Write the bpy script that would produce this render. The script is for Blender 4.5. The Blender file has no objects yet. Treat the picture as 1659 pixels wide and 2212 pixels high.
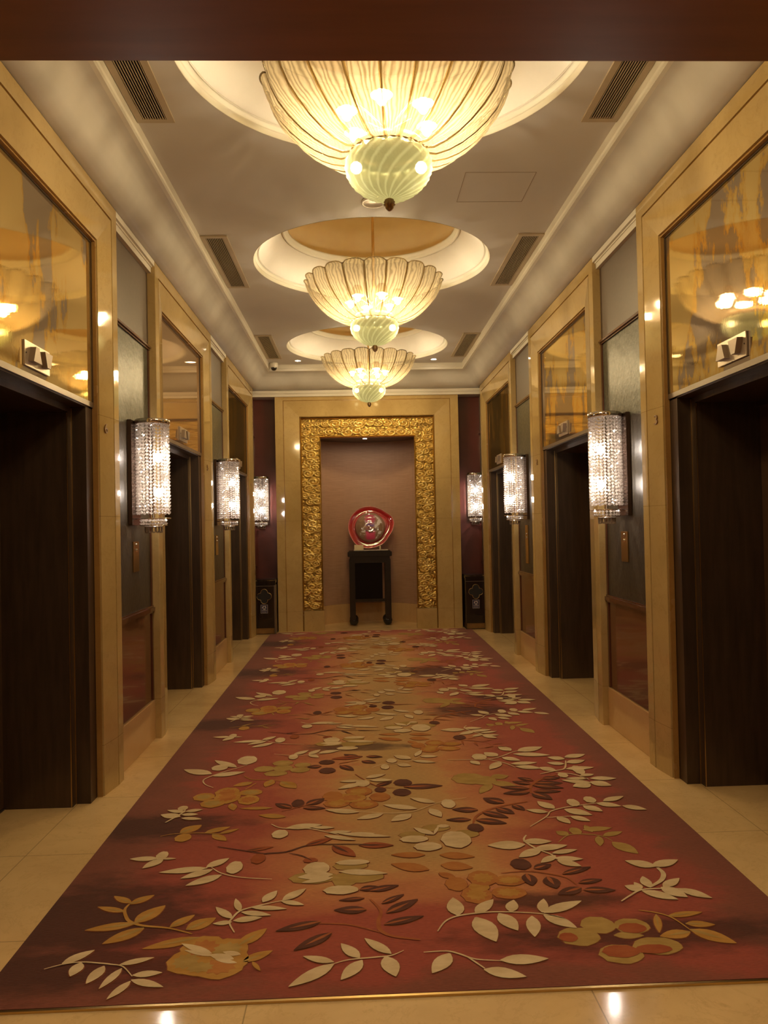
import bpy, bmesh, math, random
import numpy as np
from mathutils import Vector, Matrix
PI = math.pi
sc = bpy.context.scene
COL = sc.collection
# ------------------------------------------------------------------ camera
F_PX, YAW, PIT, ROL = 1665.26, 0.035148, 0.01694, -0.020264
cam_d = bpy.data.cameras.new('camera')
cam = bpy.data.objects.new('camera', cam_d); COL.objects.link(cam)
cam_d.sensor_fit = 'VERTICAL'; cam_d.sensor_height = 36.0
cam_d.lens = F_PX / 2212 * 36.0
cam_d.clip_start = 0.05
cy, sy, cp, sp = math.cos(YAW), math.sin(YAW), math.cos(PIT), math.sin(PIT)
Fv = Vector((sy*cp, cy*cp, sp)); Rv = Vector((cy, -sy, 0)); Uv = Rv.cross(Fv)
R2 = math.cos(ROL)*Rv + math.sin(ROL)*Uv; U2 = -math.sin(ROL)*Rv + math.cos(ROL)*Uv
m = Matrix((R2, U2, -Fv)).transposed().to_4x4(); m.translation = Vector((-0.166, 0, 1.45))
cam.matrix_world = m
sc.camera = cam
# ------------------------------------------------------------------ world, exposure
w = bpy.data.worlds.new('world'); sc.world = w; w.use_nodes = True
w.node_tree.nodes['Background'].inputs[0].default_value = (1.0, 0.7, 0.45, 1)
w.node_tree.nodes['Background'].inputs[1].default_value = 0.03
sc.view_settings.view_transform = 'Standard'; sc.view_settings.look = 'None'
sc.view_settings.gamma = 1.0; sc.view_settings.use_curve_mapping = False
sc.view_settings.exposure = 0.0
cy_ = sc.cycles
cy_.use_denoising = True; cy_.use_adaptive_sampling = True; cy_.adaptive_threshold = 0.03
cy_.max_bounces = 8; cy_.transparent_max_bounces = 16; cy_.transmission_bounces = 8
cy_.glossy_bounces = 5; cy_.diffuse_bounces = 4
cy_.sample_clamp_indirect = 4.0; cy_.caustics_refractive = False; cy_.caustics_reflective = False
# lamp strengths (watts per square metre of the glowing bulb surface)
E_CH, E_BOWL, E_SC, E_DL, E_VE, E_NI = 1000.0, 70.0, 400.0, 60.0, 290.0, 330.0
C_CH = (1.0, 0.83, 0.56); C_SC = (1.0, 0.86, 0.72)
# ------------------------------------------------------------------ materials
MATS = {}
class NT:
    def __init__(s, name):
        s.m = bpy.data.materials.new(name); s.m.use_nodes = True; s.t = s.m.node_tree
        s.t.nodes.clear(); s.out = s.t.nodes.new('ShaderNodeOutputMaterial'); MATS[name] = s.m
    def n(s, typ, ins=None, **kw):
        x = s.t.nodes.new('ShaderNode'+typ)
        for k, v in kw.items(): setattr(x, k, v)
        for k, v in (ins or {}).items():
            sock = x.inputs[k]
            if hasattr(v, 'is_linked') or isinstance(v, bpy.types.NodeSocket): s.t.links.new(v, sock)
            else: sock.default_value = v
        return x
    def surf(s, o): s.t.links.new(o, s.out.inputs['Surface']); return s.m
    def ramp(s, fac, stops, interp='LINEAR'):
        r = s.n('ValToRGB', {'Fac': fac}); e = r.color_ramp.elements; r.color_ramp.interpolation = interp
        while len(e) > 1: e.remove(e[0])
        e[0].position = stops[0][0]; e[0].color = (*stops[0][1], 1)
        for p, c in stops[1:]:
            q = e.new(p); q.color = (*c, 1)
        return r.outputs[0]
    def math(s, op, a, b=0.0, c=0.0):
        return s.n('Math', {0: a, 1: b, 2: c}, operation=op).outputs[0]
    def pos(s, scale=(1, 1, 1), coord='geo'):
        v = s.n('NewGeometry').outputs['Position'] if coord == 'geo' else s.n('TexCoord').outputs['Object']
        return s.n('Mapping', {'Vector': v, 'Scale': scale}).outputs[0]
    def noise(s, vec, scale, detail=4, rough=.55, dist=0.0):
        return s.n('TexNoise', {'Vector': vec, 'Scale': scale, 'Detail': detail, 'Roughness': rough, 'Distortion': dist}).outputs['Fac']
def P(name, col, rough=.5, metal=0.0, var=0.0, vscale=8, bump=0.0, bscale=60, stretch=(1, 1, 1), coat=0.0, spec=.5, coord='geo'):
    a = NT(name)
    b = a.n('BsdfPrincipled', {'Base Color': (*col, 1), 'Roughness': rough, 'Metallic': metal, 'Coat Weight': coat, 'Coat Roughness': .04, 'Specular IOR Level': spec})
    v = a.pos(stretch, coord)
    if var:
        f = a.noise(v, vscale)
        lo = tuple(c*(1-var) for c in col); hi = tuple(min(1, c*(1+var)) for c in col)
        a.t.links.new(a.ramp(f, [(.3, lo), (.7, hi)]), b.inputs['Base Color'])
    if bump:
        f = a.noise(v, bscale, 3)
        bn = a.n('Bump', {'Height': f, 'Strength': bump, 'Distance': .01})
        a.t.links.new(bn.outputs[0], b.inputs['Normal'])
    return a.surf(b.outputs[0])
def marble(name, base, dark, rough=.09, joints=None, zj=None):
    a = NT(name); v = a.pos()
    f1 = a.noise(v, 1.6, 5, .6, .4); f2 = a.noise(v, 4, 8, .7, .5)
    mid = tuple((x+y)/2 for x, y in zip(base, dark))
    c = a.ramp(f1, [(.3, mid), (.55, base), (.75, tuple(min(1, x*1.1) for x in base))])
    vein = a.math('ABSOLUTE', a.math('SUBTRACT', f2, .5))
    vf = a.ramp(vein, [(0, (.22, .22, .22)), (.02, (0, 0, 0))])
    c = a.n('MixRGB', {'Fac': vf, 'Color1': c, 'Color2': (*dark, 1)}).outputs[0]
    blot = a.ramp(a.noise(v, 22, 4, .7), [(.58, (0, 0, 0)), (.75, (.45, .45, .45))])
    c = a.n('MixRGB', {'Fac': blot, 'Color1': c, 'Color2': (*dark, 1)}).outputs[0]
    if joints:
        s = a.n('SeparateXYZ', {0: a.n('NewGeometry').outputs['Position']})
        x, y = s.outputs[0], s.outputs[1]
        ax = a.math('ABSOLUTE', x)
        def line(val, at, wd=.0022): return a.math('LESS_THAN', a.math('ABSOLUTE', a.math('SUBTRACT', val, at)), wd)
        j = line(ax, 1.68)
        fy = a.math('ABSOLUTE', a.math('SUBTRACT', a.math('FRACT', a.math('DIVIDE', a.math('SUBTRACT', y, 2.80-.36), .73)), .5))
        j = a.math('MAXIMUM', j, a.math('MULTIPLY', a.math('LESS_THAN', fy, .003), a.math('GREATER_THAN', y, 2.4)))
        fr = a.math('MULTIPLY', line(ax, .53), a.math('LESS_THAN', y, 2.4))
        j = a.math('MAXIMUM', j, fr)
        j = a.math('MAXIMUM', j, line(y, 1.7))
        c = a.n('MixRGB', {'Fac': a.math('MULTIPLY', j, .45), 'Color1': c, 'Color2': (.09, .05, .02, 1)}).outputs[0]
    if zj:
        z = a.n('SeparateXYZ', {0: a.n('NewGeometry').outputs['Position']}).outputs[2]; j = None
        for q in zj:
            l = a.math('LESS_THAN', a.math('ABSOLUTE', a.math('SUBTRACT', z, q)), .0015); j = l if j is None else a.math('MAXIMUM', j, l)
        c = a.n('MixRGB', {'Fac': a.math('MULTIPLY', j, .55), 'Color1': c, 'Color2': (.16, .09, .03, 1)}).outputs[0]
    rr = a.ramp(a.noise(v, 5, 3), [(.3, (rough*.8,)*3), (.7, (rough*1.5,)*3)])
    b = a.n('BsdfPrincipled', {'Base Color': c, 'Roughness': rr, 'IOR': 1.5})
    return a.surf(b.outputs[0])
marble('marble_wall', (.50, .360, .155), (.34, .22, .075), .045, zj=(.275, 1.53, 2.09))
marble('marble_dark_groove', (.36, .20, .06), (.24, .12, .03), .2)
marble('marble_floor', (.84, .60, .29), (.56, .36, .15), .09, joints=True)
marble('marble_base', (.62, .41, .20), (.55, .33, .13), .10)
marble('marble_brown', (.22, .12, .04), (.1, .05, .015), .15)
P('ceiling_paint', (.61, .575, .545), .65, var=.03, vscale=2)
P('cove_paint', (.58, .55, .51), .5, var=.10, vscale=2.2, bump=.05, bscale=3)
P('moulding_paint', (.72, .68, .60), .5)
P('ring_cream', (.80, .73, .60), .6, var=.02)
P('gold_leaf_dome', (1.0, .80, .48), .55, var=.05, vscale=5)
P('ring_mould', (.95, .90, .72), .45)
P('bronze', (.085, .055, .036), .32, metal=.4, var=.2, vscale=30, stretch=(1, 1, .1))
P('bronze_light', (.22, .17, .125), .3, metal=.6)
P('door_metal', (.115, .066, .040), .38, metal=.3, var=.12, vscale=40)
P('brass_line', (.6, .42, .18), .3, metal=1)
P('brass_plate', (.62, .44, .20), .22, metal=1, var=.08, vscale=60, stretch=(1, 1, .1))
P('chrome', (.75, .72, .68), .08, metal=1)
P('silver_plate', (.62, .53, .42), .32, metal=.75)
P('silver_glyph', (.36, .28, .21), .4, metal=.4)
P('screw_dark', (.08, .06, .05), .5)
P('panel_lower', (.11, .034, .018), .16, var=.2, vscale=7, coat=.4)
P('panel_trim', (.10, .032, .018), .22, coat=.6)
P('panel_upper', (.115, .082, .062), .45, var=.06, vscale=40, bump=.04, bscale=200)
P('panel_back', (.10, .024, .018), .3, var=.12, vscale=6, coat=.2)
P('header_wood', (.20, .068, .025), .4, var=.12, vscale=5, stretch=(.3, 3, 1))
P('vestibule_wall', (.16, .08, .04), .5, var=.1)
P('vent_paint', (.47, .385, .27), .5, var=.05)
P('vent_dark', (.008, .005, .003), .9, spec=.05)
P('white_plastic', (.78, .74, .66), .35)
P('dome_black', (.02, .015, .012), .1, spec=.8)
P('hatch_line', (.3, .23, .16), .6)
P('brass_rod', (.72, .48, .19), .3, metal=.85)
P('finial_brass', (.33, .22, .12), .35, metal=.9)
P('gold_rim', (.78, .54, .16), .25, metal=1)
P('black_lacquer', (.013, .010, .008), .22, var=.3, vscale=30, coat=.3)
P('black_panel', (.008, .005, .004), .8, spec=.1)
P('bin_black', (.018, .010, .008), .2, coat=.4)
P('bin_hole', (.004, .003, .003), .6)
P('sticker_blue', (.03, .025, .07), .4)
P('sticker_white', (.62, .56, .55), .5)
P('card_cream', (.80, .68, .42), .5)
P('number_dark', (.23, .115, .03), .4)
P('bead_dark', (.10, .06, .045), .15, metal=.6)
def panel_mid():
    a = NT('panel_mid'); v = a.pos((1, 1, 1))
    z = a.n('SeparateXYZ', {0: a.n('NewGeometry').outputs['Position']}).outputs[2]
    n = a.noise(v, 38, 5, .7)
    c = a.ramp(n, [(.38, (.040, .032, .021)), (.62, (.062, .050, .033))])
    up = a.ramp(n, [(.40, (.050, .050, .035)), (.62, (.12, .117, .085))])
    f = a.math('MULTIPLY', a.math('GREATER_THAN', z, 2.125), 1.0)
    c2 = a.n('MixRGB', {'Fac': f, 'Color1': c, 'Color2': up}).outputs[0]
    bn = a.n('Bump', {'Height': a.noise(v, 14, 4), 'Strength': .30, 'Distance': .012})
    b = a.n('BsdfPrincipled', {'Base Color': c2, 'Roughness': .36, 'Normal': bn.outputs[0], 'Specular IOR Level': .32})
    return a.surf(b.outputs[0])
panel_mid()
def wallpaper():
    a = NT('wallpaper'); v = a.pos((2, 2, 90))
    n = a.noise(v, 3, 4, .6)
    c = a.ramp(n, [(.3, (.34, .20, .125)), (.7, (.48, .30, .20))])
    b = a.n('BsdfPrincipled', {'Base Color': c, 'Roughness': .5, 'Normal': a.n('Bump', {'Height': n, 'Strength': .25, 'Distance': .004}).outputs[0]})
    return a.surf(b.outputs[0])
wallpaper()
def antique(name, gold, grey, thr, rough, seed):
    a = NT(name); p = a.n('NewGeometry').outputs['Position']
    v = a.n('Mapping', {'Vector': p, 'Scale': (1, 1.25, .55), 'Location': (seed, seed*1.7, 0)}).outputs[0]
    n = a.noise(v, 1.9, 8, .62, .25)
    fine = a.noise(v, 12, 6, .75)
    k = a.math('ADD', a.math('MULTIPLY', n, .85), a.math('MULTIPLY', fine, .15))
    c = a.ramp(k, [(0, gold), (thr-.04, tuple(x*.92 for x in gold)), (thr-.012, (gold[0]*.88, gold[1]*.76, gold[2]*.5)), (thr+.004, grey), (thr+.14, grey), (thr+.17, tuple(x*.9 for x in gold))])
    g = a.n('BsdfGlossy', {'Color': c, 'Roughness': rough})
    bn = a.n('Bump', {'Height': fine, 'Strength': .015, 'Distance': .01}); a.t.links.new(bn.outputs[0], g.inputs['Normal'])
    d = a.n('BsdfDiffuse', {'Color': a.n('MixRGB', {'Fac': .35, 'Color1': c, 'Color2': (.32, .2, .06, 1)}).outputs[0]})
    mx = a.n('MixShader', {0: .18, 1: g.outputs[0], 2: d.outputs[0]})
    return a.surf(mx.outputs[0])
antique('glass_gold_a', (.95, .74, .34), (.50, .43, .34), .54, .02, 0.0)
antique('glass_gold_b', (.95, .74, .32), (.45, .38, .31), .51, .02, 4.3)
antique('glass_gold_c', (.92, .70, .30), (.45, .38, .31), .52, .02, 8.1)
antique('glass_plain', (.66, .52, .38), (.60, .47, .34), .80, .015, 0.0)
antique('glass_dark_a', (.22, .14, .055), (.14, .095, .05), .50, .12, 2.0)
antique('glass_dark_b', (.30, .20, .08), (.14, .095, .05), .47, .12, 6.0)
def emis(name, col, st):
    a = NT(name); return a.surf(a.n('Emission', {'Color': (*col, 1), 'Strength': st}).outputs[0])
emis('bulb_chandelier', C_CH, E_CH); emis('bulb_bowl', (1.0, .80, .45), E_BOWL); emis('bulb_sconce', C_SC, E_SC); emis('lamp_down', (1.0, .80, .55), E_DL); emis('lamp_niche', (1.0, .80, .58), E_NI); emis('fill_lamp_vestibule', (1.0, .74, .45), E_VE)
def petal_glass():
    a = NT('petal_glass'); uv = a.n('TexCoord').outputs['UV']
    rnd = a.n('ObjectInfo').outputs['Random']
    v = a.n('VectorMath', {0: a.n('Mapping', {'Vector': uv, 'Scale': (5, 2.2, 1)}).outputs[0], 1: a.n('CombineXYZ', {0: rnd, 1: a.math('MULTIPLY', rnd, 9.0)}).outputs[0]}, operation='ADD').outputs[0]
    wv = a.n('TexWave', {'Vector': v, 'Scale': 1.6, 'Distortion': 9.0, 'Detail': 3.0, 'Detail Scale': 1.1}, bands_direction='X').outputs['Fac']
    rip = a.math('MULTIPLY', a.math('POWER', wv, 1.5), .5)
    seed = a.noise(a.n('Mapping', {'Vector': uv, 'Scale': (16, 60, 1)}).outputs[0], 3, 2)
    h = a.math('ADD', rip, a.math('MULTIPLY', seed, .5))
    bn = a.n('Bump', {'Height': h, 'Strength': .8, 'Distance': .006}).outputs[0]
    tcol = a.ramp(rip, [(0, (.22, .175, .105)), (.25, (.135, .103, .058)), (.5, (.07, .052, .026))])  # ripple shading put into the tint, as the bump hardly shows
    tl = a.n('BsdfTranslucent', {'Color': tcol, 'Normal': bn})
    df = a.n('BsdfDiffuse', {'Color': (.36, .29, .17, 1), 'Normal': bn})
    tp = a.n('BsdfTransparent', {'Color': (1, .90, .68, 1)})
    gl = a.n('BsdfGlossy', {'Color': (1, .95, .85, 1), 'Roughness': .12, 'Normal': bn})
    m1 = a.n('MixShader', {0: .22, 1: tl.outputs[0], 2: df.outputs[0]})
    m2 = a.n('MixShader', {0: a.ramp(rip, [(.0, (.56,)*3), (.5, (.30,)*3)]), 1: m1.outputs[0], 2: tp.outputs[0]})
    fr = a.n('LayerWeight', {'Blend': .12, 'Normal': bn})
    m3 = a.n('MixShader', {0: .07, 1: m2.outputs[0], 2: gl.outputs[0]})
    return a.surf(m3.outputs[0])
petal_glass()
def bowl_glass():
    a = NT('bowl_glass')
    v = a.pos((1, 1, 1), 'obj'); bn = a.n('Bump', {'Height': a.noise(v, 90, 3), 'Strength': .4, 'Distance': .004}).outputs[0]
    s = a.n('SeparateXYZ', {0: a.n('TexCoord').outputs['Object']})
    wv = a.math('COSINE', a.math('SUBTRACT', a.math('MULTIPLY', a.math('ARCTAN2', s.outputs[1], s.outputs[0]), 20), a.math('MULTIPLY', s.outputs[2], 98)))
    tc = a.ramp(wv, [(.0, (.33, .35, .22)), (.5, (.39, .41, .27)), (1, (.50, .52, .36))])  # shading of the swirl ridges painted into the glass colour
    tl = a.n('BsdfTranslucent', {'Color': tc, 'Normal': bn})
    df = a.n('BsdfDiffuse', {'Color': tc, 'Normal': bn})
    tp = a.n('BsdfTransparent', {'Color': (.95, .95, .75, 1)})
    gl = a.n('BsdfGlossy', {'Color': (1, 1, .9, 1), 'Roughness': .1, 'Normal': bn})
    m1 = a.n('MixShader', {0: .3, 1: tl.outputs[0], 2: df.outputs[0]})
    m2 = a.n('MixShader', {0: .12, 1: m1.outputs[0], 2: tp.outputs[0]})
    m3 = a.n('MixShader', {0: .07, 1: m2.outputs[0], 2: gl.outputs[0]})
    return a.surf(m3.outputs[0])
bowl_glass()
def crystal():
    a = NT('crystal')
    gl = a.n('BsdfGlossy', {'Color': (1, .97, .94, 1), 'Roughness': .04})
    tl = a.n('BsdfTranslucent', {'Color': (.95, .88, .82, 1)})
    tp = a.n('BsdfTransparent', {'Color': (.97, .93, .9, 1)})
    rf = a.n('BsdfRefraction', {'Color': (1, .97, .95, 1), 'Roughness': .02, 'IOR': 1.35})
    m1 = a.n('MixShader', {0: .42, 1: rf.outputs[0], 2: tp.outputs[0]})
    m2 = a.n('MixShader', {0: .38, 1: m1.outputs[0], 2: tl.outputs[0]})
    m3 = a.n('MixShader', {0: .16, 1: m2.outputs[0], 2: gl.outputs[0]})
    return a.surf(m3.outputs[0])
crystal()
def gold_relief():
    a = NT('gold_relief'); v = a.pos()
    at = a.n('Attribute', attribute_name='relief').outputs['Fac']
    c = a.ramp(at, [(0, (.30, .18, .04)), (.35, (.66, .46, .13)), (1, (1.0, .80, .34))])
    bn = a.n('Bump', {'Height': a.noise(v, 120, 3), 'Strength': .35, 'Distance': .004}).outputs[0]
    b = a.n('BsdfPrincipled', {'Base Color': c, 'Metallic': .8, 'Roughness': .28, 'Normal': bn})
    return a.surf(b.outputs[0])
gold_relief()
def carpet_mats():
    a = NT('carpet_ground'); g = a.n('NewGeometry').outputs['Position']
    s = a.n('SeparateXYZ', {0: g}); x, y = s.outputs[0], s.outputs[1]
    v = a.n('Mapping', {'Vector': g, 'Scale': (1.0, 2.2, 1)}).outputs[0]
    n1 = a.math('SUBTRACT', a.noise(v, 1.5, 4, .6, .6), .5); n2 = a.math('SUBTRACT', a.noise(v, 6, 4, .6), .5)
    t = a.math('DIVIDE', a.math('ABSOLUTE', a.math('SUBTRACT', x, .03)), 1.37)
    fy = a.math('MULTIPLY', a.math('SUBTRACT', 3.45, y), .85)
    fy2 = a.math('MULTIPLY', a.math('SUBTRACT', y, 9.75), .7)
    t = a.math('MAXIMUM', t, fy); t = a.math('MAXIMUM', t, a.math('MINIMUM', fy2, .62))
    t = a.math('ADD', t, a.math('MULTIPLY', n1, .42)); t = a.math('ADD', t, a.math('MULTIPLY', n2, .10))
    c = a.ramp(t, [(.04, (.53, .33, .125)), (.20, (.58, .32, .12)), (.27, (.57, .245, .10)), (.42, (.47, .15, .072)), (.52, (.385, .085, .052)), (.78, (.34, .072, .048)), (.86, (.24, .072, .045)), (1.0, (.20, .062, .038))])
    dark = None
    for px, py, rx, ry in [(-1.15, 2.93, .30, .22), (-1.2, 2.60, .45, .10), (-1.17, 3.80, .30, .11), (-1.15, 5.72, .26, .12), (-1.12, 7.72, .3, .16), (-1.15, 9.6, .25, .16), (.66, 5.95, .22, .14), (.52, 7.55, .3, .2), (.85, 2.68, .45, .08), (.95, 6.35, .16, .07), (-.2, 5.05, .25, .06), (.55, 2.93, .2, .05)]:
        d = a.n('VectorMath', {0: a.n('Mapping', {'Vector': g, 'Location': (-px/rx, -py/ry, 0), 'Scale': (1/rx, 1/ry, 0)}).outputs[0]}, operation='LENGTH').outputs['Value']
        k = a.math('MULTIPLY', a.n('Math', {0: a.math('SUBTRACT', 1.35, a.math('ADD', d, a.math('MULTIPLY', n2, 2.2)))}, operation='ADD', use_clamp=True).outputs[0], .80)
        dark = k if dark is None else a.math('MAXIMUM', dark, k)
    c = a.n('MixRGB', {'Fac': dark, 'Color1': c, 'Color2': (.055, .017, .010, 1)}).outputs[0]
    wv = a.noise(a.n('Mapping', {'Vector': g, 'Scale': (40, 260, 1)}).outputs[0], 1, 2)
    c = a.n('MixRGB', {'Fac': .30, 'Color1': c, 'Color2': a.ramp(wv, [(.3, (.25,)*3), (.7, (.75,)*3)])}, blend_type='OVERLAY').outputs[0]
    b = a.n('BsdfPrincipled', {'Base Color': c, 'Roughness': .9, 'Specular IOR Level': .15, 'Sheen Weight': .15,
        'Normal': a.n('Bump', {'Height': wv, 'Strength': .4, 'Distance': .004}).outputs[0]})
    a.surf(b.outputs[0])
    for nm, lo, hi in [('cream', (.66, .50, .29), (.80, .64, .40)), ('yellow', (.47, .24, .055), (.56, .31, .085)), ('mustard', (.40, .26, .08), (.50, .34, .12)), ('plum', (.105, .042, .030), (.15, .062, .044)),
                       ('terracotta', (.38, .12, .05), (.44, .15, .06)), ('rust', (.33, .085, .035), (.40, .12, .05)), ('orange', (.44, .16, .05), (.53, .235, .07)), ('outline', (.26, .085, .042), (.31, .11, .055))]:
        q = NT('carpet_'+nm); vv = q.pos((1, 2, 1)); cc = q.ramp(q.noise(vv, 9, 4, .6), [(.35, lo), (.65, hi)])
        wv = q.noise(q.pos((40, 260, 1)), 1, 2)
        q.surf(q.n('BsdfPrincipled', {'Base Color': cc, 'Roughness': .88, 'Specular IOR Level': .15, 'Normal': q.n('Bump', {'Height': wv, 'Strength': .3, 'Distance': .004}).outputs[0]}).outputs[0])
carpet_mats()
P('carpet_edge', (.12, .03, .018), .9)
def dish_mat():
    a = NT('dish_glass')
    r = a.n('Attribute', attribute_name='rad').outputs['Fac']; v = a.pos((1, 1, 1), 'obj')
    n = a.noise(v, 7, 5, .65, 1.5); rr = a.math('ADD', r, a.math('MULTIPLY', a.math('SUBTRACT', n, .5), .03))
    rim = a.ramp(rr, [(.60, (.66, .40, .40)), (.66, (.55, .16, .16)), (.74, (.42, .02, .03)), (.90, (.36, .012, .018)), (.95, (.50, .05, .06)), (.985, (.85, .42, .36))])
    s = a.n('SeparateXYZ', {0: a.n('TexCoord').outputs['Object']}); X, Z = s.outputs[0], s.outputs[2]
    nz = a.math('SUBTRACT', a.noise(v, 14, 4, .6), .5)
    zz = a.math('ADD', a.math('MULTIPLY', a.math('ADD', Z, a.math('MULTIPLY', nz, .16)), 2.2), .5)
    colm = a.ramp(zz, [(.14, (.60, .05, .16)), (.30, (.66, .10, .22)), (.36, (.10, .05, .05)), (.44, (.22, .06, .10)), (.50, (.42, .22, .16)), (.56, (.16, .12, .42)), (.64, (.46, .26, .46)), (.72, (.55, .06, .16)), (.84, (.50, .10, .18))])
    side = a.ramp(a.noise(v, 7, 3, .5, 1), [(.44, (.27, .17, .11)), (.5, (.34, .24, .18)), (.53, (.74, .70, .72)), (.7, (.80, .76, .76))])
    ax = a.math('ADD', a.math('ABSOLUTE', X), a.math('MULTIPLY', nz, .10))
    core = a.ramp(ax, [(.055, (0, 0, 0)), (.085, (1, 1, 1))])
    inn2 = a.n('MixRGB', {'Fac': core, 'Color1': colm, 'Color2': side}).outputs[0]
    inn2 = a.n('MixRGB', {'Fac': a.ramp(r, [(.47, (0, 0, 0)), (.53, (1, 1, 1))]), 'Color1': inn2, 'Color2': (.30, .19, .13, 1)}).outputs[0]
    c = a.n('MixRGB', {'Fac': a.ramp(r, [(.59, (0, 0, 0)), (.62, (1, 1, 1))]), 'Color1': inn2, 'Color2': rim}).outputs[0]
    b = a.n('BsdfPrincipled', {'Base Color': c, 'Roughness': .06, 'Coat Weight': 1.0, 'Coat Roughness': .02, 'IOR': 1.5})
    return a.surf(b.outputs[0])
dish_mat()
# ------------------------------------------------------------------ mesh helpers
def obj(name, bm, mat, parent=None, smooth=False, mats=None):
    me = bpy.data.meshes.new(name); bm.to_mesh(me); bm.free()
    for x in (mats or [mat]): me.materials.append(MATS[x])
    if smooth:
        for p in me.polygons: p.use_smooth = True
    o = bpy.data.objects.new(name, me); COL.objects.link(o)
    if parent: o.parent = parent
    return o
def tag(o, label, cat, group=None):
    o['label'] = label; o['category'] = cat
    if group: o['group'] = group
    return o
def struct(o): o['kind'] = 'structure'; return o
def empty(name, loc=(0, 0, 0), rz=0.0):
    o = bpy.data.objects.new(name, None); COL.objects.link(o); o.location = loc; o.rotation_euler = (0, 0, rz)
    o.empty_display_size = .1; return o
def box(bm, x0, x1, y0, y1, z0, z1, mi=0, bev=0.0):
    r = bmesh.ops.create_cube(bm, size=1.0)
    for v in r['verts']:
        v.co = Vector(((x0+x1)/2+v.co.x*(x1-x0), (y0+y1)/2+v.co.y*(y1-y0), (z0+z1)/2+v.co.z*(z1-z0)))
    fs = {f for v in r['verts'] for f in v.link_faces}
    for f in fs: f.material_index = mi
    if bev:
        es = list({e for v in r['verts'] for e in v.link_edges})
        bmesh.ops.bevel(bm, geom=es, offset=bev, segments=2, affect='EDGES')
def B(*a, **k):
    bm = bmesh.new(); box(bm, *a, **k); return bm
def sweep(bm, path, prof, closed_prof=False, mi=0):
    """path: list of functions o-> point is replaced by: rows of points, one row per path corner"""
    rows = [[bm.verts.new(p) for p in prof(i)] for i in range(path)]
    n = len(rows[0])
    for a, b in zip(rows, rows[1:]):
        for k in range(n if closed_prof else n-1):
            f = bm.faces.new((a[k], a[(k+1) % n], b[(k+1) % n], b[k])); f.material_index = mi
    return rows
def lathe(bm, prof, seg=32, cx=0, cy=0, mi=0, smooth=True, a0=0.0, a1=2*PI):
    full = abs(a1-a0-2*PI) < 1e-6; n = seg if full else seg+1
    rows = []
    for r, z in prof:
        rows.append([bm.verts.new((cx+r*math.cos(a0+(a1-a0)*i/seg), cy+r*math.sin(a0+(a1-a0)*i/seg), z)) for i in range(n)])
    for a, b in zip(rows, rows[1:]):
        for i in range(seg):
            j = (i+1) % n
            f = bm.faces.new((a[i], a[j], b[j], b[i])); f.material_index = mi; f.smooth = smooth
    return rows
def cyl(bm, r, z0, z1, seg=16, cx=0, cy=0): 
    rows = lathe(bm, [(r, z0), (r, z1)], seg, cx, cy)
    bm.faces.new(rows[0][::-1]); bm.faces.new(rows[1])
def tube(bm, pts, r, seg=6, closed=False):
    pts = [Vector(p) for p in pts]; n = len(pts); rows = []
    for i, p in enumerate(pts):
        a = pts[i-1] if (i > 0 or closed) else p; b = pts[(i+1) % n] if (i < n-1 or closed) else p
        t = (b-a).normalized(); u = t.cross(Vector((0, 0, 1)))
        if u.length < 1e-3: u = t.cross(Vector((1, 0, 0)))
        u.normalize(); q = t.cross(u)
        rows.append([bm.verts.new(p+r*(math.cos(2*PI*k/seg)*u+math.sin(2*PI*k/seg)*q)) for k in range(seg)])
    pr = list(zip(rows, rows[1:])) + ([(rows[-1], rows[0])] if closed else [])
    for a, b in pr:
        for k in range(seg):
            f = bm.faces.new((a[k], a[(k+1) % seg], b[(k+1) % seg], b[k])); f.smooth = True
def text_obj(name, body, size, mat, mw, parent=None, extrude=.0008):
    cu = bpy.data.curves.new(name, 'FONT'); cu.body = body; cu.size = size; cu.align_x = 'CENTER'; cu.align_y = 'CENTER'; cu.extrude = extrude
    t = bpy.data.objects.new(name, cu); COL.objects.link(t)
    dg = bpy.context.evaluated_depsgraph_get(); me = bpy.data.meshes.new_from_object(t.evaluated_get(dg))
    bpy.data.objects.remove(t); bpy.data.curves.remove(cu)
    me.materials.clear(); me.materials.append(MATS[mat])
    o = bpy.data.objects.new(name, me); COL.objects.link(o)
    if parent: o.parent = parent
    o.matrix_local = mw
    return o
# ------------------------------------------------------------------ dimensions
XF, XR = 1.55, 1.605            # face of the marble surrounds, recessed panelling
ZC, ZT = 3.64, 3.333            # tray ceiling, top of the surrounds
PY = [3.525, 6.47, 9.44]        # lift centres
HW = [1.04, 1.035, 1.05]
RY = [3.53, 6.42, 9.40]; RR = .98
YB = 10.75                      # face of the end wall surround
YP = 10.92                      # dark end wall panels
YH = 2.30                       # header over the entrance
GAPS = [(4.565, 5.435), (7.505, 8.39)]
# ------------------------------------------------------------------ floor
bm = bmesh.new()
box(bm, -2.3, 2.3, -1.6, YP+.02, -.12, 0)
box(bm, -.9, .9, YP, 12.1, -.12, 0)
struct(obj('floor', bm, 'marble_floor'))
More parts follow.
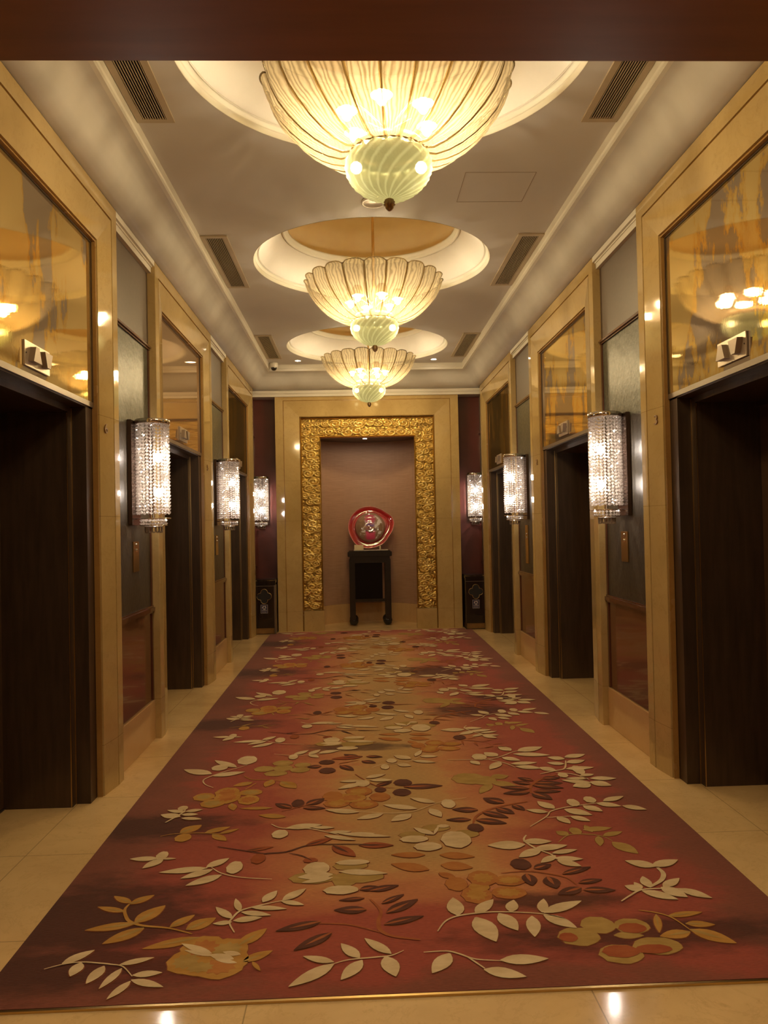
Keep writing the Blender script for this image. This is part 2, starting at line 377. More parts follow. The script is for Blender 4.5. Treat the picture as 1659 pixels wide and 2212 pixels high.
# ------------------------------------------------------------------ ceiling with three round recesses
def ceiling():
    bm = bmesh.new(); N = 96
    X = 1.30
    ys = [YH-.3, (RY[0]+RY[1])/2, (RY[1]+RY[2])/2, 10.42]
    for k in range(3):
        cyy = RY[k]; y0, y1 = ys[k], ys[k+1]
        inn, outp = [], []
        for i in range(N):
            a = 2*PI*(i+.5)/N; c, s = math.cos(a), math.sin(a)
            inn.append(bm.verts.new((RR*c, cyy+RR*s, ZC)))
            t = min(X/abs(c) if abs(c) > 1e-6 else 1e9, ((y1-cyy) if s > 0 else (cyy-y0))/abs(s) if abs(s) > 1e-6 else 1e9)
            outp.append(bm.verts.new((t*c, cyy+t*s, ZC)))
        for i in range(N):
            j = (i+1) % N
            bm.faces.new((inn[i], outp[i], outp[j], inn[j]))
        # corner fillers
        for sx in (-1, 1):
            for yy in (y0, y1):
                near = sorted(outp, key=lambda v: (v.co.x-sx*X)**2+(v.co.y-yy)**2)[:2]
                if (near[0].co-Vector((sx*X, yy, ZC))).length > 1e-4:
                    cnr = bm.verts.new((sx*X, yy, ZC)); 
                    try: bm.faces.new((near[0], near[1], cnr))
                    except Exception: pass
    c = struct(obj('ceiling', bm, 'ceiling_paint'))
    # recesses
    for k in range(3):
        y = RY[k]
        bm = bmesh.new()
        lathe(bm, [(RR-.040, ZC+.046), (.925, ZC+.062), (.86, ZC+.12), (.79, ZC+.20), (.745, ZC+.27)], 96, 0, y)
        o = obj('ceiling_recess', bm, 'ring_cream', c, True)
        bm = bmesh.new()
        lathe(bm, [(RR, ZC-.001), (RR-.004, ZC+.001), (RR-.010, ZC+.024), (RR-.014, ZC+.026), (RR-.020, ZC+.030), (RR-.022, ZC+.046), (RR-.046, ZC+.050)], 96, 0, y)
        obj('ring_moulding', bm, 'ring_mould', c)
        bm = bmesh.new()
        lathe(bm, [(.75, ZC+.262), (.738, ZC+.245), (.722, ZC+.245), (.716, ZC+.262), (.712, ZC+.275), (.700, ZC+.285), (.700, ZC+.30), (.735, ZC+.305)], 96, 0, y)
        obj('ring_moulding', bm, 'ring_mould', c)
        bm = bmesh.new()
        rows = lathe(bm, [(.735, ZC+.30), (.80, ZC+.36), (.82, ZC+.44), (.80, ZC+.52), (.70, ZC+.60), (.5, ZC+.62), (.25, ZC+.63), (.02, ZC+.63)], 96, 0, y)
        bm.faces.new(rows[-1])
        obj('gilded_dome', bm, 'gold_leaf_dome', c, True)
    # access hatch cut in the ceiling
    bm = bmesh.new()
    for a in [(.553, 1.0, 4.752, 4.755), (.553, 1.0, 5.190, 5.193), (.553, .556, 4.752, 5.193), (.997, 1.0, 4.752, 5.193)]:
        box(bm, *a, ZC-.0012, ZC+.001)
    obj('access_hatch', bm, 'hatch_line', c)
ceiling()
def uring(pts_x, pts_y, o):   # rows around the hall: start near left, far left, far right, near right
    return
def around(prof_xz, xin, y0, y1, name, mat, smooth=False):
    """sweep a profile [(out, z)] round three sides of the tray; out is measured away from the hall's axis"""
    bm = bmesh.new()
    def rowf(i):
        res = []
        for o_, z in prof_xz:
            if i == 0: res.append((-(xin+o_), y0, z))
            elif i == 1: res.append((-(xin+o_), y1+o_, z))
            elif i == 2: res.append(((xin+o_), y1+o_, z))
            else: res.append(((xin+o_), y0, z))
        return res
    sweep(bm, 4, rowf)
    bmesh.ops.recalc_face_normals(bm, faces=bm.faces)
    o = obj(name, bm, mat, None, smooth); return struct(o)
around([(0, ZC+.002), (.004, ZC-.045), (.012, ZC-.055), (.006, ZC-.062), (.006, ZC-.086), (.028, ZC-.090)], 1.30, YH-.3, 10.40, 'trim_1', 'moulding_paint')
cov = [(.020, 3.552), (.05, 3.545), (.08, 3.525), (.105, 3.49), (.125, 3.45), (.145, 3.41), (.17, 3.375), (.20, 3.352), (.225, 3.342), (.262, 3.338)]
around(cov, 1.30, YH-.3, 10.40, 'ceiling_cove', 'cove_paint', True)
around([(0, 3.3345), (.012, 3.3345), (.012, 3.339), (-.004, 3.340)], 1.553, YH-.3, 10.70, 'trim_2', 'moulding_paint')
def cornice(name, x0, x1, y0, y1, sx=None):
    bm = bmesh.new()
    if sx:
        for o_, za, zb in [(.052, 3.298, 3.335), (.036, 3.288, 3.298), (.028, 3.250, 3.288)]:
            xa, xb = sorted((sx*(XR+.01), sx*(XR-o_)))
            box(bm, xa, xb, y0, y1, za, zb)
    else:
        for o_, za, zb in [(.26, 3.298, 3.335), (.24, 3.288, 3.298), (.23, 3.255, 3.288)]:
            box(bm, x0, x1, YP-o_, YP+.01, za, zb)
    return struct(obj(name, bm, 'moulding_paint'))
for i, (y0, y1) in enumerate(GAPS + [(YH, PY[0]-HW[0])]):
    for sx in (-1, 1): cornice('trim_%d' % (3+i), 0, 0, y0, y1, sx)
cornice('trim_6', -XR, XR, 0, 0)
# ------------------------------------------------------------------ side walls with panelling
def side_wall(sx, name):
    w_ = empty(name); struct(w_)
    def bx(nm, xa, xb, y0, y1, z0, z1, mt, bev=0):
        a, b = sorted((sx*xa, sx*xb)); bm = B(a, b, y0, y1, z0, z1, bev=bev); return obj(nm, bm, mt, w_)
    for (y0, y1) in GAPS + [(YH, PY[0]-HW[0]), (PY[2]+HW[2], YP)]:
        bx('upper_panel', XR, XR+.04, y0, y1, 2.735, 3.26, 'panel_upper')
        bx('middle_panel', XR, XR+.04, y0, y1, .915, 2.712, 'panel_mid')
        bx('lower_panel', XR, XR+.04, y0, y1, .275, .882, 'panel_lower')
        bm = bmesh.new()
        for za, zb in ((.875, .925), (2.705, 2.74)):
            a, b = sorted((sx*(XR-.012), sx*(XR+.03))); box(bm, a, b, y0, y1, za, zb)
            a, b = sorted((sx*(XR-.022), sx*(XR+.03))); box(bm, a, b, y0, y1, za+.012, zb-.012)
        a, b = sorted((sx*(XR-.008), sx*(XR+.03))); box(bm, a, b, y1-.028, y1-.001, .275, 2.705)
        obj('panel_rail', bm, 'panel_trim', w_)
        bx('skirting', XR-.014, XR+.04, y0, y1, 0, .27, 'marble_base', .003)
        bm = bmesh.new(); a, b = sorted((sx*XR, sx*(XR+.04)))
        bx('wall_core', XR+.04, XR+.16, y0, y1, 0, 3.4, 'vestibule_wall')
    for k in range(3):
        bx('wall_core', XR+.012, 2.5, PY[k]-HW[k], PY[k]+HW[k], 3.05, 3.4, 'vestibule_wall')
        bx('wall_core', XR+.09, 2.5, PY[k]-HW[k], PY[k]-.62, 0, 3.05, 'vestibule_wall')
        bx('wall_core', XR+.09, 2.5, PY[k]+.62, PY[k]+HW[k], 0, 3.05, 'vestibule_wall')
        bx('wall_core', XR+.09, 2.5, PY[k]-.62, PY[k]+.62, 2.20, 3.05, 'vestibule_wall')
side_wall(-1, 'wall_left'); side_wall(1, 'wall_right')
# ------------------------------------------------------------------ lift portals (right side; left is the same turned about z)
def portal(n, sx, k, glass, digit):
    """local frame: +x away from the hall, y along it"""
    e = empty('door_%d' % n, (0, PY[k], 0), 0 if sx > 0 else PI); struct(e)
    H = HW[k]
    def U(prof, mat, nm, floor=0.0, smooth=False):
        bm = bmesh.new()
        def rowf(i):
            r = []
            for o_, x in prof:
                hw, zt = H-o_, ZT-o_
                r.append([(x, -hw, floor), (x, -hw, zt), (x, hw, zt), (x, hw, floor)][i])
            return r
        sweep(bm, 4, rowf)
        bmesh.ops.recalc_face_normals(bm, faces=bm.faces)
        return obj(nm, bm, mat, e, smooth)
    g0 = .088
    U([(0, XR+.06), (0, XF+.003), (.003, XF), (g0, XF), (g0+.001, XF+.009)], 'marble_wall', 'marble_border')
    U([(g0+.001, XF+.009), (g0+.011, XF+.010)], 'marble_dark_groove', 'marble_groove')
    U([(g0+.011, XF+.010), (g0+.012, XF+.001), (.272, XF+.024), (.273, XF+.036)], 'marble_wall', 'marble_band')
    U([(.273, XF+.036), (.281, XF+.036), (.281, XF+.030), (.288, XF+.030), (.290, XF+.058)], 'marble_dark_groove', 'inner_moulding')
    iw = H-.29
    # marble top of the wall return above (closes the border to the wall)
    # bronze jamb and lintel
    bm = bmesh.new()
    for s in (-1, 1):
        def yb(a, b): return sorted((s*a, s*b))
        a, b = yb(iw+.002, iw-.095); box(bm, XR+.005, XR+.085, a, b, 0, 2.125)
        a, b = yb(iw-.09, iw-.145); box(bm, XR+.083, 2.06, a, b, 0, 2.085)
    obj('bronze_jamb', bm, 'bronze', e)
    bm = bmesh.new()
    for s in (-1, 1):
        a, b = sorted((s*(iw-.095), s*(iw-.0965))); box(bm, XR+.078, XR+.0835, a, b, 0, 2.11)
        a, b = sorted((s*(iw-.145), s*(iw-.1463))); box(bm, XR+.085, XR+.090, a, b, 0, 2.08)
    obj('brass_edge', bm, 'brass_line', e)
    bm = bmesh.new(); box(bm, XR-.005, XR+.012, -iw, iw, 2.125, 2.153)
    obj('lintel_strip', bm, 'bronze_light', e)
    bm = bmesh.new(); box(bm, XR+.005, XR+.085, -iw, iw, 2.118, 2.15); box(bm, XR+.083, 2.06, -iw+.1, iw-.1, 2.085, 2.135)
    box(bm, 2.03, 2.09, -iw+.13, iw-.13, 2.055, 2.20)
    obj('lintel_soffit', bm, 'bronze', e)
    # door leaves
    for s in (-1, 1):
        a, b = sorted((s*.004, s*(iw-.12))); bm = B(2.045, 2.085, a, b, .008, 2.10, bev=.002)
        obj('door_leaf', bm, 'door_metal', e)
    bm = B(2.036, 2.12, -iw+.14, iw-.14, -.002, .003); obj('door_sill', bm, 'bronze_light', e)
    # antique mirror glass over the lift
    bm = B(XR, XR+.006, -iw+.004, iw-.004, 2.155, 3.040)
    obj('mirror_glass', bm, glass, e)
    # slim metal bead round the glass
    bm = bmesh.new()
    for s in (-1, 1):
        a, b = sorted((s*(iw+.001), s*(iw-.009))); box(bm, XR-.006, XR+.004, a, b, 2.155, 3.045)
    box(bm, XR-.006, XR+.004, -iw, iw, 3.036, 3.046)
    obj('glass_bead', bm, 'bronze', e)
    # number cut in the jamb, on the far jamb of every lift
    yy = (H-.20) * (1 if sx > 0 else -1)
    mw = Matrix.Translation((XF+.0150-.003, yy, 2.02)) @ Matrix(((0, 0, -1, 0), (-1, 0, 0, 0), (0, 1, 0, 0), (0, 0, 0, 1))) @ Matrix.Scale(1.5, 4, (1, 0, 0))
    text_obj('lift_number', digit, .078, 'number_dark', mw, e, .003)
    return e
G_ = [('glass_gold_a', '6'), ('glass_plain', '5'), ('glass_dark_a', '4')]
for k in range(3): portal(1+k, -1, k, *G_[k])
G_ = [('glass_gold_b', '3'), ('glass_gold_c', '2'), ('glass_dark_b', '1')]
for k in range(3): portal(4+k, 1, k, *G_[k])
# ------------------------------------------------------------------ end wall
bm = bmesh.new()
for s in (-1, 1):
    a, b = sorted((s*1.20, s*2.0)); box(bm, a, b, YP, YP+.05, 0, 3.4)
wb = struct(obj('wall_back', bm, 'panel_back'))
def Uback(prof, mat, nm, halfw=1.277, zt=3.318, floor=0.0, parent=None):
    bm = bmesh.new()
    def rowf(i):
        r = []
        for o_, y in prof:
            hw, z = halfw-o_, zt-o_
            r.append([(-hw, y, floor), (-hw, y, z), (hw, y, z), (hw, y, floor)][i])
        return r
    sweep(bm, 4, rowf); bmesh.ops.recalc_face_normals(bm, faces=bm.faces)
    return obj(nm, bm, mat, parent)
es = struct(empty('trim_7', (0, 0, 0)))
Uback([(0, YP+.01), (0, YB-.03), (.11, YB-.03), (.111, YB-.02)], 'marble_wall', 'marble_border', parent=es)
Uback([(.111, YB-.02), (.119, YB-.02)], 'marble_dark_groove', 'marble_groove', parent=es)
Uback([(.119, YB-.02), (.120, YB-.028), (.335, YB-.008), (.336, YB+.02)], 'marble_wall', 'marble_band', parent=es)
Uback([(.336, YB+.005), (.346, YB-.004), (.352, YB+.03)], 'marble_dark_groove', 'inner_moulding', parent=es)
bm = bmesh.new(); box(bm, -1.277, 1.277, YB+.02, YP+.03, 2.975, 3.4)
for s in (-1, 1):
    a, b = sorted((s*.94, s*1.277)); box(bm, a, b, YB+.02, YP+.03, 0, 3.0)
obj('wall_core', bm, 'vestibule_wall', es)
for s in (-1, 1):
    a, b = sorted((s*.645, s*.925)); bm = B(a, b, YB-.005, YB+.12, 0, .282, bev=.003); obj('plinth_block', bm, 'marble_wall', es)
# niche: curved wallpapered wall
def niche():
    bm = bmesh.new(); pts = [(-.72, YB+.08), (-.72, 11.36)]
    for i in range(25):
        x = -.72+1.44*i/24; pts.append((x, 11.36+.40*max(0.0, 1-(x/.72)**2)**.8))
    pts += [(.72, 11.36), (.72, YB+.08)]
    lo, lb = pts, None
    def ribbon(z0, z1, off=0.0):
        bm = bmesh.new(); r = []
        for i, (x, y) in enumerate(pts):
            xx = x*(1-off/.72); yy = y-off if 0 < i < len(pts)-1 else y
            r.append((bm.verts.new((xx, yy, z0)), bm.verts.new((xx, yy, z1))))
        for a, b in zip(r, r[1:]): bm.faces.new((a[0], b[0], b[1], a[1]))
        if off:
            q = [bm.verts.new((x, y, z1)) for x, y in pts]
            for i in range(len(q)-1): bm.faces.new((r[i][1], r[i+1][1], q[i+1], q[i]))
        bmesh.ops.recalc_face_normals(bm, faces=bm.faces); return bm
    w_ = struct(obj('wall_niche', ribbon(0, 2.72), 'wallpaper', None, False))
    struct(obj('baseboard_niche', ribbon(0, .275, .018), 'marble_base'))
    bm = B(-.8, .8, YB+.10, 11.9, 2.715, 2.80); struct(obj('ceiling_niche', bm, 'panel_upper'))
niche()
# gilded carved frame
def relief():
    random.seed(5); rng = np.random.RandomState(5)
    sc_list = []
    def addrow(x0, x1, z0, z1, nx, nz):
        for i in range(nz):
            for j in range(nx):
                x = x0+(j+.5+(.25 if i % 2 else -.25))*(x1-x0)/nx; z = z0+(i+.5)*(z1-z0)/nz
                x += rng.uniform(-.022, .022); z += rng.uniform(-.022, .022)
                sc_list.append((x, z, rng.uniform(.050, .078), rng.choice([-1, 1]), rng.uniform(0, 6.28), rng.uniform(.75, .95)))
    addrow(-.91, -.67, .30, 2.70, 2, 25); addrow(.67, .91, .30, 2.70, 2, 25); addrow(-.91, .91, 2.70, 2.93, 15, 2)
    SX = np.array(sc_list)
    def height(X, Z):
        h = .12+.10*np.sin(X*70+3*np.sin(Z*31))*np.sin(Z*83+2*np.sin(X*40))
        for cx, cz, R, s, ph, asp in SX:
            msk = (abs(X-cx) < R*1.7) & (abs(Z-cz) < R*1.3)
            if not msk.any(): continue
            dx = (X[msk]-cx)/1.35; dz = (Z[msk]-cz)/asp
            r = np.hypot(dx, dz); a = np.arctan2(dz, dx)*s+ph
            lob = R*(1+.12*np.sin(5*a))
            body = np.clip(1-(r/lob)**2, 0, 1)**.5
            spi = (.5+.5*np.cos(2*PI*(r/(R*.50))-a))**.7
            val = np.minimum(1, body*2.2)*(.22+.78*spi)*(.62+.38*(1-r/R))
            h[msk] = np.maximum(h[msk], val)
        return np.clip(h, 0, 1)
    e = empty('carved_frame', (0, YB+.03, .283))
    tag(e, 'gilded frame carved with cloud scrolls around the niche at the hall end', 'frame')
    def grid(nm, x0, x1, z0, z1, st=.006):
        nx = int((x1-x0)/st)+1; nz = int((z1-z0)/st)+1
        X, Z = np.meshgrid(np.linspace(x0, x1, nx), np.linspace(z0, z1, nz)); Hh = height(X, Z)
        Yv = YB+.028-Hh*.045
        co = np.stack([X, Yv-(YB+.03), Z-.283], -1).reshape(-1, 3)
        idx = np.arange(nx*nz).reshape(nz, nx)
        fc = np.stack([idx[:-1, :-1], idx[:-1, 1:], idx[1:, 1:], idx[1:, :-1]], -1).reshape(-1, 4)
        me = bpy.data.meshes.new(nm); me.from_pydata(co.tolist(), [], fc.tolist()); me.update()
        at = me.attributes.new('relief', 'FLOAT', 'POINT'); at.data.foreach_set('value', Hh.reshape(-1))
        me.polygons.foreach_set('use_smooth', [True]*len(me.polygons))
        me.materials.append(MATS['gold_relief'])
        o = bpy.data.objects.new(nm, me); COL.objects.link(o); o.parent = e
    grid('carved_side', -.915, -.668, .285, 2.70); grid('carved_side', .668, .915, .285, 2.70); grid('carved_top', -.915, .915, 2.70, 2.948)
    for hw, zt, wd, yy in ((.931, 2.962, .016, -.012), (.672, 2.704, .018, -.014)):
        bm = bmesh.new()
        def rowf(i):
            r = []
            for o_, y in [(0, .02), (0, yy-.02), (wd/2, yy-.028), (wd, yy-.02), (wd, .05)]:
                h2, z2 = hw-o_, zt-o_
                r.append([(-h2, y, 0), (-h2, y, z2-.283), (h2, y, z2-.283), (h2, y, 0)][i])
            return r
        sweep(bm, 4, rowf); bmesh.ops.recalc_face_normals(bm, faces=bm.faces)
        obj('gilded_rim', bm, 'gold_rim', e)
    bm = bmesh.new()
    for a in [(-.93, -.655, .03, .07, 0, 2.40), (.655, .93, .03, .07, 0, 2.40), (-.93, .93, .03, .07, 2.41, 2.67)]: box(bm, *a)
    obj('frame_back', bm, 'gold_rim', e)
relief()
# ------------------------------------------------------------------ entrance header and vestibule behind the camera
bm = bmesh.new()
box(bm, -2.3, 2.3, -1.6, YH, 2.85, 3.0)
cv = struct(obj('ceiling_vestibule', bm, 'header_wood'))
for x in (-.9, .9):
    for y in (-.7, .5, 1.5):
        bm = bmesh.new(); rr = lathe(bm, [(.05, 2.849), (.025, 2.8485)], 24, x, y); bm.faces.new(rr[1]); obj('downlight', bm, 'fill_lamp_vestibule', cv)  # added out-of-view fill lamps that brighten the front of the floor
bm = B(-2.3, 2.3, YH-.06, YH, 3.0, 3.9); struct(obj('wall_header', bm, 'vestibule_wall'))
for s, nm in ((-1, 'wall_entry_left'), (1, 'wall_entry_right')):
    a, b = sorted((s*1.62, s*2.3)); bm = B(a, b, 2.0, YH, 0, 2.85); struct(obj(nm, bm, 'vestibule_wall'))
    a, b = sorted((s*2.25, s*2.35)); bm = B(a, b, -1.6, 2.0, 0, 2.85); struct(obj(nm, bm, 'vestibule_wall'))
bm = B(-2.3, 2.3, -1.7, -1.6, 0, 2.85); struct(obj('wall_vestibule', bm, 'vestibule_wall'))
# upper closure of the ceiling void so that no light leaks
bm = B(-2.5, 2.5, 2.2, 12.2, 4.4, 4.45); struct(obj('roof_slab', bm, 'vestibule_wall'))
# ------------------------------------------------------------------ carpet
# every motif: repeats along the hall (1/0), colour slot, shape (1 leaf, 2 oval, 3 stem, 4 outline), then millimetres on the floor
CARPET = [
    [0, 3, 3, 7, -1224, 2599, -1171, 2624, -1113, 2633, -1051, 2622, -1009, 2612, -966, 2596, -919, 2537],
    [0, 3, 1, -1176, 2627, -1094, 2705, 46],
    [0, 3, 1, -1115, 2630, -1121, 2550, 46],
    [0, 3, 1, -1030, 2604, -1055, 2505, 45],
    [0, 3, 1, -967, 2586, -1005, 2474, 33],
    [0, 3, 1, -981, 2607, -875, 2643, 34],
    [0, 3, 1, -917, 2511, -963, 2418, 33],
    [0, 3, 1, -920, 2543, -826, 2552, 38],
    [0, 3, 1, -917, 2518, -803, 2472, 36],
    [0, 4, 3, 14, -1070, 3030, -1076, 2986, -1056, 2932, -1029, 2892, -973, 2859, -875, 2835, -781, 2789],
    [0, 4, 1, -1066, 3034, -1151, 3097, 38],
    [0, 4, 1, -1068, 3025, -992, 3094, 48],
    [0, 4, 1, -1071, 2967, -1188, 3014, 37],
    [0, 4, 1, -1004, 2877, -1177, 2841, 56],
    [0, 4, 1, -965, 2842, -1083, 2743, 68],
    [0, 4, 1, -1008, 2878, -928, 3006, 74],
    [0, 4, 1, -871, 2839, -799, 2924, 47],
    [0, 4, 1, -808, 2818, -716, 2897, 73],
    [0, 4, 1, -751, 2763, -934, 2702, 58],
    [0, 4, 2, -764, 2614, 62, 72],
    [0, 4, 2, -722, 2692, 77, 79],
    [0, 4, 2, -637, 2674, 70, 75],
    [0, 4, 2, -647, 2576, 80, 72],
    [0, 4, 2, -710, 2574, 64, 48],
    [0, 4, 2, -605, 2610, 49, 66],
    [0, 3, 1, -686, 2653, -804, 2724, 34],
    [0, 3, 1, -677, 2638, -785, 2682, 24],
    [0, 3, 1, -606, 2614, -694, 2648, 41],
    [0, 3, 1, -587, 2640, -650, 2661, 30],
    [0, 3, 1, -592, 2591, -669, 2616, 22],
    [0, 5, 1, -681, 2603, -793, 2627, 36],
    [0, 5, 1, -631, 2536, -699, 2577, 25],
    [0, 4, 1, -604, 2698, -518, 2807, 58],
    [0, 4, 1, -573, 2598, -481, 2660, 47],
    [0, 4, 1, -542, 2596, -509, 2541, 17],
    [0, 3, 3, 9, -631, 2785, -659, 2851, -655, 2884, -634, 2938, -581, 2969, -513, 2996, -469, 3011],
    [0, 3, 1, -655, 2884, -731, 2976, 38],
    [0, 3, 1, -651, 2859, -720, 2851, 33],
    [0, 3, 1, -648, 2867, -544, 2884, 44],
    [0, 3, 1, -633, 2934, -666, 3037, 29],
    [0, 3, 1, -628, 2929, -513, 2897, 37],
    [0, 3, 1, -597, 2962, -458, 2941, 35],
    [0, 3, 1, -556, 2999, -511, 3090, 47],
    [0, 3, 1, -482, 3007, -397, 3099, 48],
    [0, 3, 1, -486, 3003, -395, 2966, 34],
    [0, 7, 3, 8, -330, 2827, -223, 2811, -115, 2751],
    [0, 6, 1, -326, 2839, -486, 2784, 55],
    [0, 6, 1, -285, 2759, -411, 2653, 56],
    [0, 6, 1, -159, 2915, -282, 2920, 60],
    [0, 6, 1, -166, 3004, -266, 2993, 32],
    [0, 6, 1, -184, 3074, -105, 3093, 49],
    [0, 7, 3, 16, 25, 2691, -67, 2720, -111, 2762, -117, 2827, -106, 2903, -144, 2995],
    [0, 6, 1, -100, 2955, -11, 3024, 35],
    [0, 6, 1, -85, 2884, 40, 2981, 59],
    [0, 6, 1, -97, 2801, 52, 2852, 48],
    [0, 6, 1, -143, 3061, -27, 3101, 48],
    [0, 3, 3, 7, -271, 2563, -221, 2583, -120, 2593, -79, 2599, -37, 2626],
    [0, 3, 1, -271, 2573, -376, 2615, 38],
    [0, 3, 1, -271, 2563, -410, 2445, 57],
    [0, 3, 1, -186, 2591, -250, 2685, 47],
    [0, 3, 1, -178, 2577, -246, 2470, 53],
    [0, 3, 1, -80, 2608, -169, 2713, 44],
    [0, 3, 1, -100, 2595, -71, 2477, 62],
    [0, 3, 3, 9, 90, 2740, 124, 2805, 171, 2839, 243, 2855, 330, 2859, 477, 2835, 557, 2793],
    [0, 3, 1, 176, 2843, 174, 2980, 68],
    [0, 3, 1, 242, 2851, 326, 2955, 54],
    [0, 3, 1, 238, 2826, 283, 2657, 87],
    [0, 3, 1, 328, 2848, 372, 2723, 68],
    [0, 3, 1, 373, 2854, 402, 2944, 50],
    [0, 3, 1, 443, 2819, 421, 2677, 54],
    [0, 3, 1, 487, 2841, 517, 2944, 43],
    [0, 3, 1, 492, 2840, 656, 2918, 58],
    [0, 3, 1, 488, 2824, 583, 2725, 62],
    [0, 3, 3, 8, 29, 2610, 106, 2612, 147, 2592, 197, 2557, 279, 2542],
    [0, 3, 3, 7, 172, 2572, 218, 2502],
    [0, 3, 1, 116, 2597, 46, 2487, 62],
    [0, 3, 1, 276, 2544, 436, 2543, 61],
    [0, 3, 1, 214, 2496, 342, 2447, 59],
    [1, 9, 2, 202, 3094, 44, 59],
    [1, 9, 2, 315, 3136, 61, 66],
    [1, 9, 2, 269, 2998, 59, 70],
    [1, 9, 2, 396, 3006, 68, 51],
    [1, 9, 2, 419, 3107, 65, 45],
    [1, 4, 2, 288, 3062, 41, 39],
    [0, 5, 2, 663, 2744, 61, 58],
    [0, 5, 2, 574, 2673, 72, 60],
    [0, 5, 2, 779, 2728, 62, 52],
    [0, 5, 2, 682, 2556, 73, 57],
    [0, 5, 2, 820, 2596, 82, 54],
    [0, 8, 2, 776, 2712, 49, 34],
    [0, 8, 2, 686, 2570, 62, 38],
    [0, 8, 2, 799, 2576, 62, 28],
    [0, 8, 2, 536, 2668, 32, 30],
    [0, 5, 1, 696, 2671, 800, 2663, 46],
    [0, 4, 3, 8, 843, 2834, 900, 2812, 944, 2771, 973, 2681],
    [0, 4, 1, 895, 2800, 858, 2674, 29],
    [0, 4, 1, 932, 2784, 1069, 2804, 39],
    [0, 4, 1, 973, 2728, 1074, 2714, 46],
    [0, 4, 1, 973, 2689, 1091, 2591, 74],
    [0, 4, 1, 966, 2674, 850, 2652, 60],
    [0, 3, 3, 20, 1046, 3170, 1049, 3116, 1016, 3057, 948, 3004],
    [0, 3, 3, 9, 803, 2903, 852, 2945, 913, 2987, 998, 2990, 1077, 2981],
    [0, 3, 1, 1045, 3181, 936, 3245, 68],
    [0, 3, 1, 1031, 3182, 1160, 3236, 61],
    [0, 3, 1, 948, 3004, 957, 3098, 46],
    [0, 3, 1, 1002, 2999, 1096, 3071, 46],
    [0, 3, 1, 993, 3000, 1062, 2914, 70],
    [0, 3, 1, 1056, 2985, 1151, 2900, 55],
    [0, 3, 1, 910, 2978, 1020, 2900, 59],
    [0, 3, 1, 913, 2987, 858, 3025, 57],
    [0, 3, 1, 917, 2996, 905, 3051, 31],
    [1, 6, 1, 643, 3144, 779, 3202, 44],
    [1, 6, 1, 687, 3063, 789, 3087, 41],
    [1, 6, 1, 688, 3004, 812, 2993, 54],
    [1, 6, 1, 685, 3024, 579, 2975, 61],
    [1, 7, 3, 9, 397, 3173, 503, 3183, 580, 3158, 651, 3113, 674, 3050],
    [1, 6, 2, 494, 3250, 42, 52],
    [1, 6, 1, 541, 3203, 621, 3239, 55],
    [1, 6, 1, 498, 3160, 499, 3055, 63],
    [1, 6, 1, 577, 3127, 587, 3023, 69],
    [1, 9, 1, 165, 3370, 314, 3337, 71],
    [1, 9, 1, 159, 3271, 290, 3232, 85],
    [1, 9, 1, 143, 3198, 206, 3139, 46],
    [1, 9, 1, 102, 3375, -47, 3387, 60],
    [1, 9, 1, 105, 3229, -51, 3298, 80],
    [1, 3, 3, 11, 583, 3545, 560, 3485, 594, 3396, 645, 3330, 664, 3269],
    [1, 3, 1, 555, 3442, 387, 3447, 94],
    [1, 3, 1, 554, 3475, 681, 3466, 66],
    [1, 3, 1, 612, 3395, 499, 3312, 65],
    [1, 3, 1, 583, 3387, 740, 3421, 64],
    [1, 3, 1, 651, 3340, 770, 3371, 42],
    [1, 3, 1, 659, 3319, 580, 3252, 45],
    [1, 3, 1, 647, 3290, 768, 3275, 50],
    [1, 3, 1, 655, 3270, 740, 3206, 56],
    [1, 5, 3, 9, 708, 3456, 763, 3524, 815, 3542, 886, 3530, 898, 3524, 932, 3498, 953, 3452],
    [1, 5, 2, 820, 3577, 28, 40],
    [1, 5, 1, 776, 3534, 730, 3582, 57],
    [1, 5, 1, 894, 3558, 882, 3643, 41],
    [1, 5, 1, 859, 3585, 999, 3599, 57],
    [1, 5, 1, 929, 3510, 1032, 3552, 46],
    [1, 5, 1, 907, 3511, 881, 3402, 40],
    [1, 5, 1, 948, 3441, 1018, 3310, 79],
    [1, 3, 3, 9, 623, 3641, 728, 3756, 764, 3819, 830, 3860, 914, 3887, 1025, 3912, 1064, 3922],
    [1, 3, 3, 7, 725, 3744, 851, 3752, 873, 3744],
    [1, 3, 2, 909, 3931, 31, 52],
    [1, 3, 1, 794, 3856, 733, 3967, 68],
    [1, 3, 1, 750, 3813, 651, 3856, 53],
    [1, 3, 1, 841, 3845, 955, 3756, 78],
    [1, 3, 1, 781, 3752, 820, 3660, 54],
    [1, 3, 1, 846, 3752, 923, 3682, 54],
    [1, 3, 2, 1005, 3964, 31, 46],
    [1, 3, 1, 1067, 3936, 1193, 3997, 55],
    [1, 3, 1, 1023, 3912, 1134, 3860, 65],
    [1, 3, 1, 1142, 3866, 1243, 3803, 63],
    [1, 3, 1, 947, 3884, 1020, 3799, 68],
    [1, 7, 3, 17, 682, 3971, 565, 3932, 462, 3873, 388, 3787, 358, 3688],
    [1, 6, 1, 560, 3961, 465, 4042, 89],
    [1, 6, 1, 412, 3877, 283, 3896, 74],
    [1, 6, 1, 428, 3849, 544, 3760, 67],
    [1, 6, 1, 507, 3896, 583, 3808, 67],
    [1, 6, 1, 596, 3930, 643, 3850, 51],
    [1, 6, 1, 359, 3757, 237, 3761, 56],
    [1, 6, 1, 382, 3749, 523, 3692, 75],
    [1, 6, 2, 365, 3652, 37, 50],
    [1, 7, 3, 18, 729, 4093, 757, 4212, 843, 4315, 940, 4373],
    [1, 6, 1, 761, 4230, 667, 4285, 61],
    [1, 6, 1, 785, 4283, 711, 4347, 51],
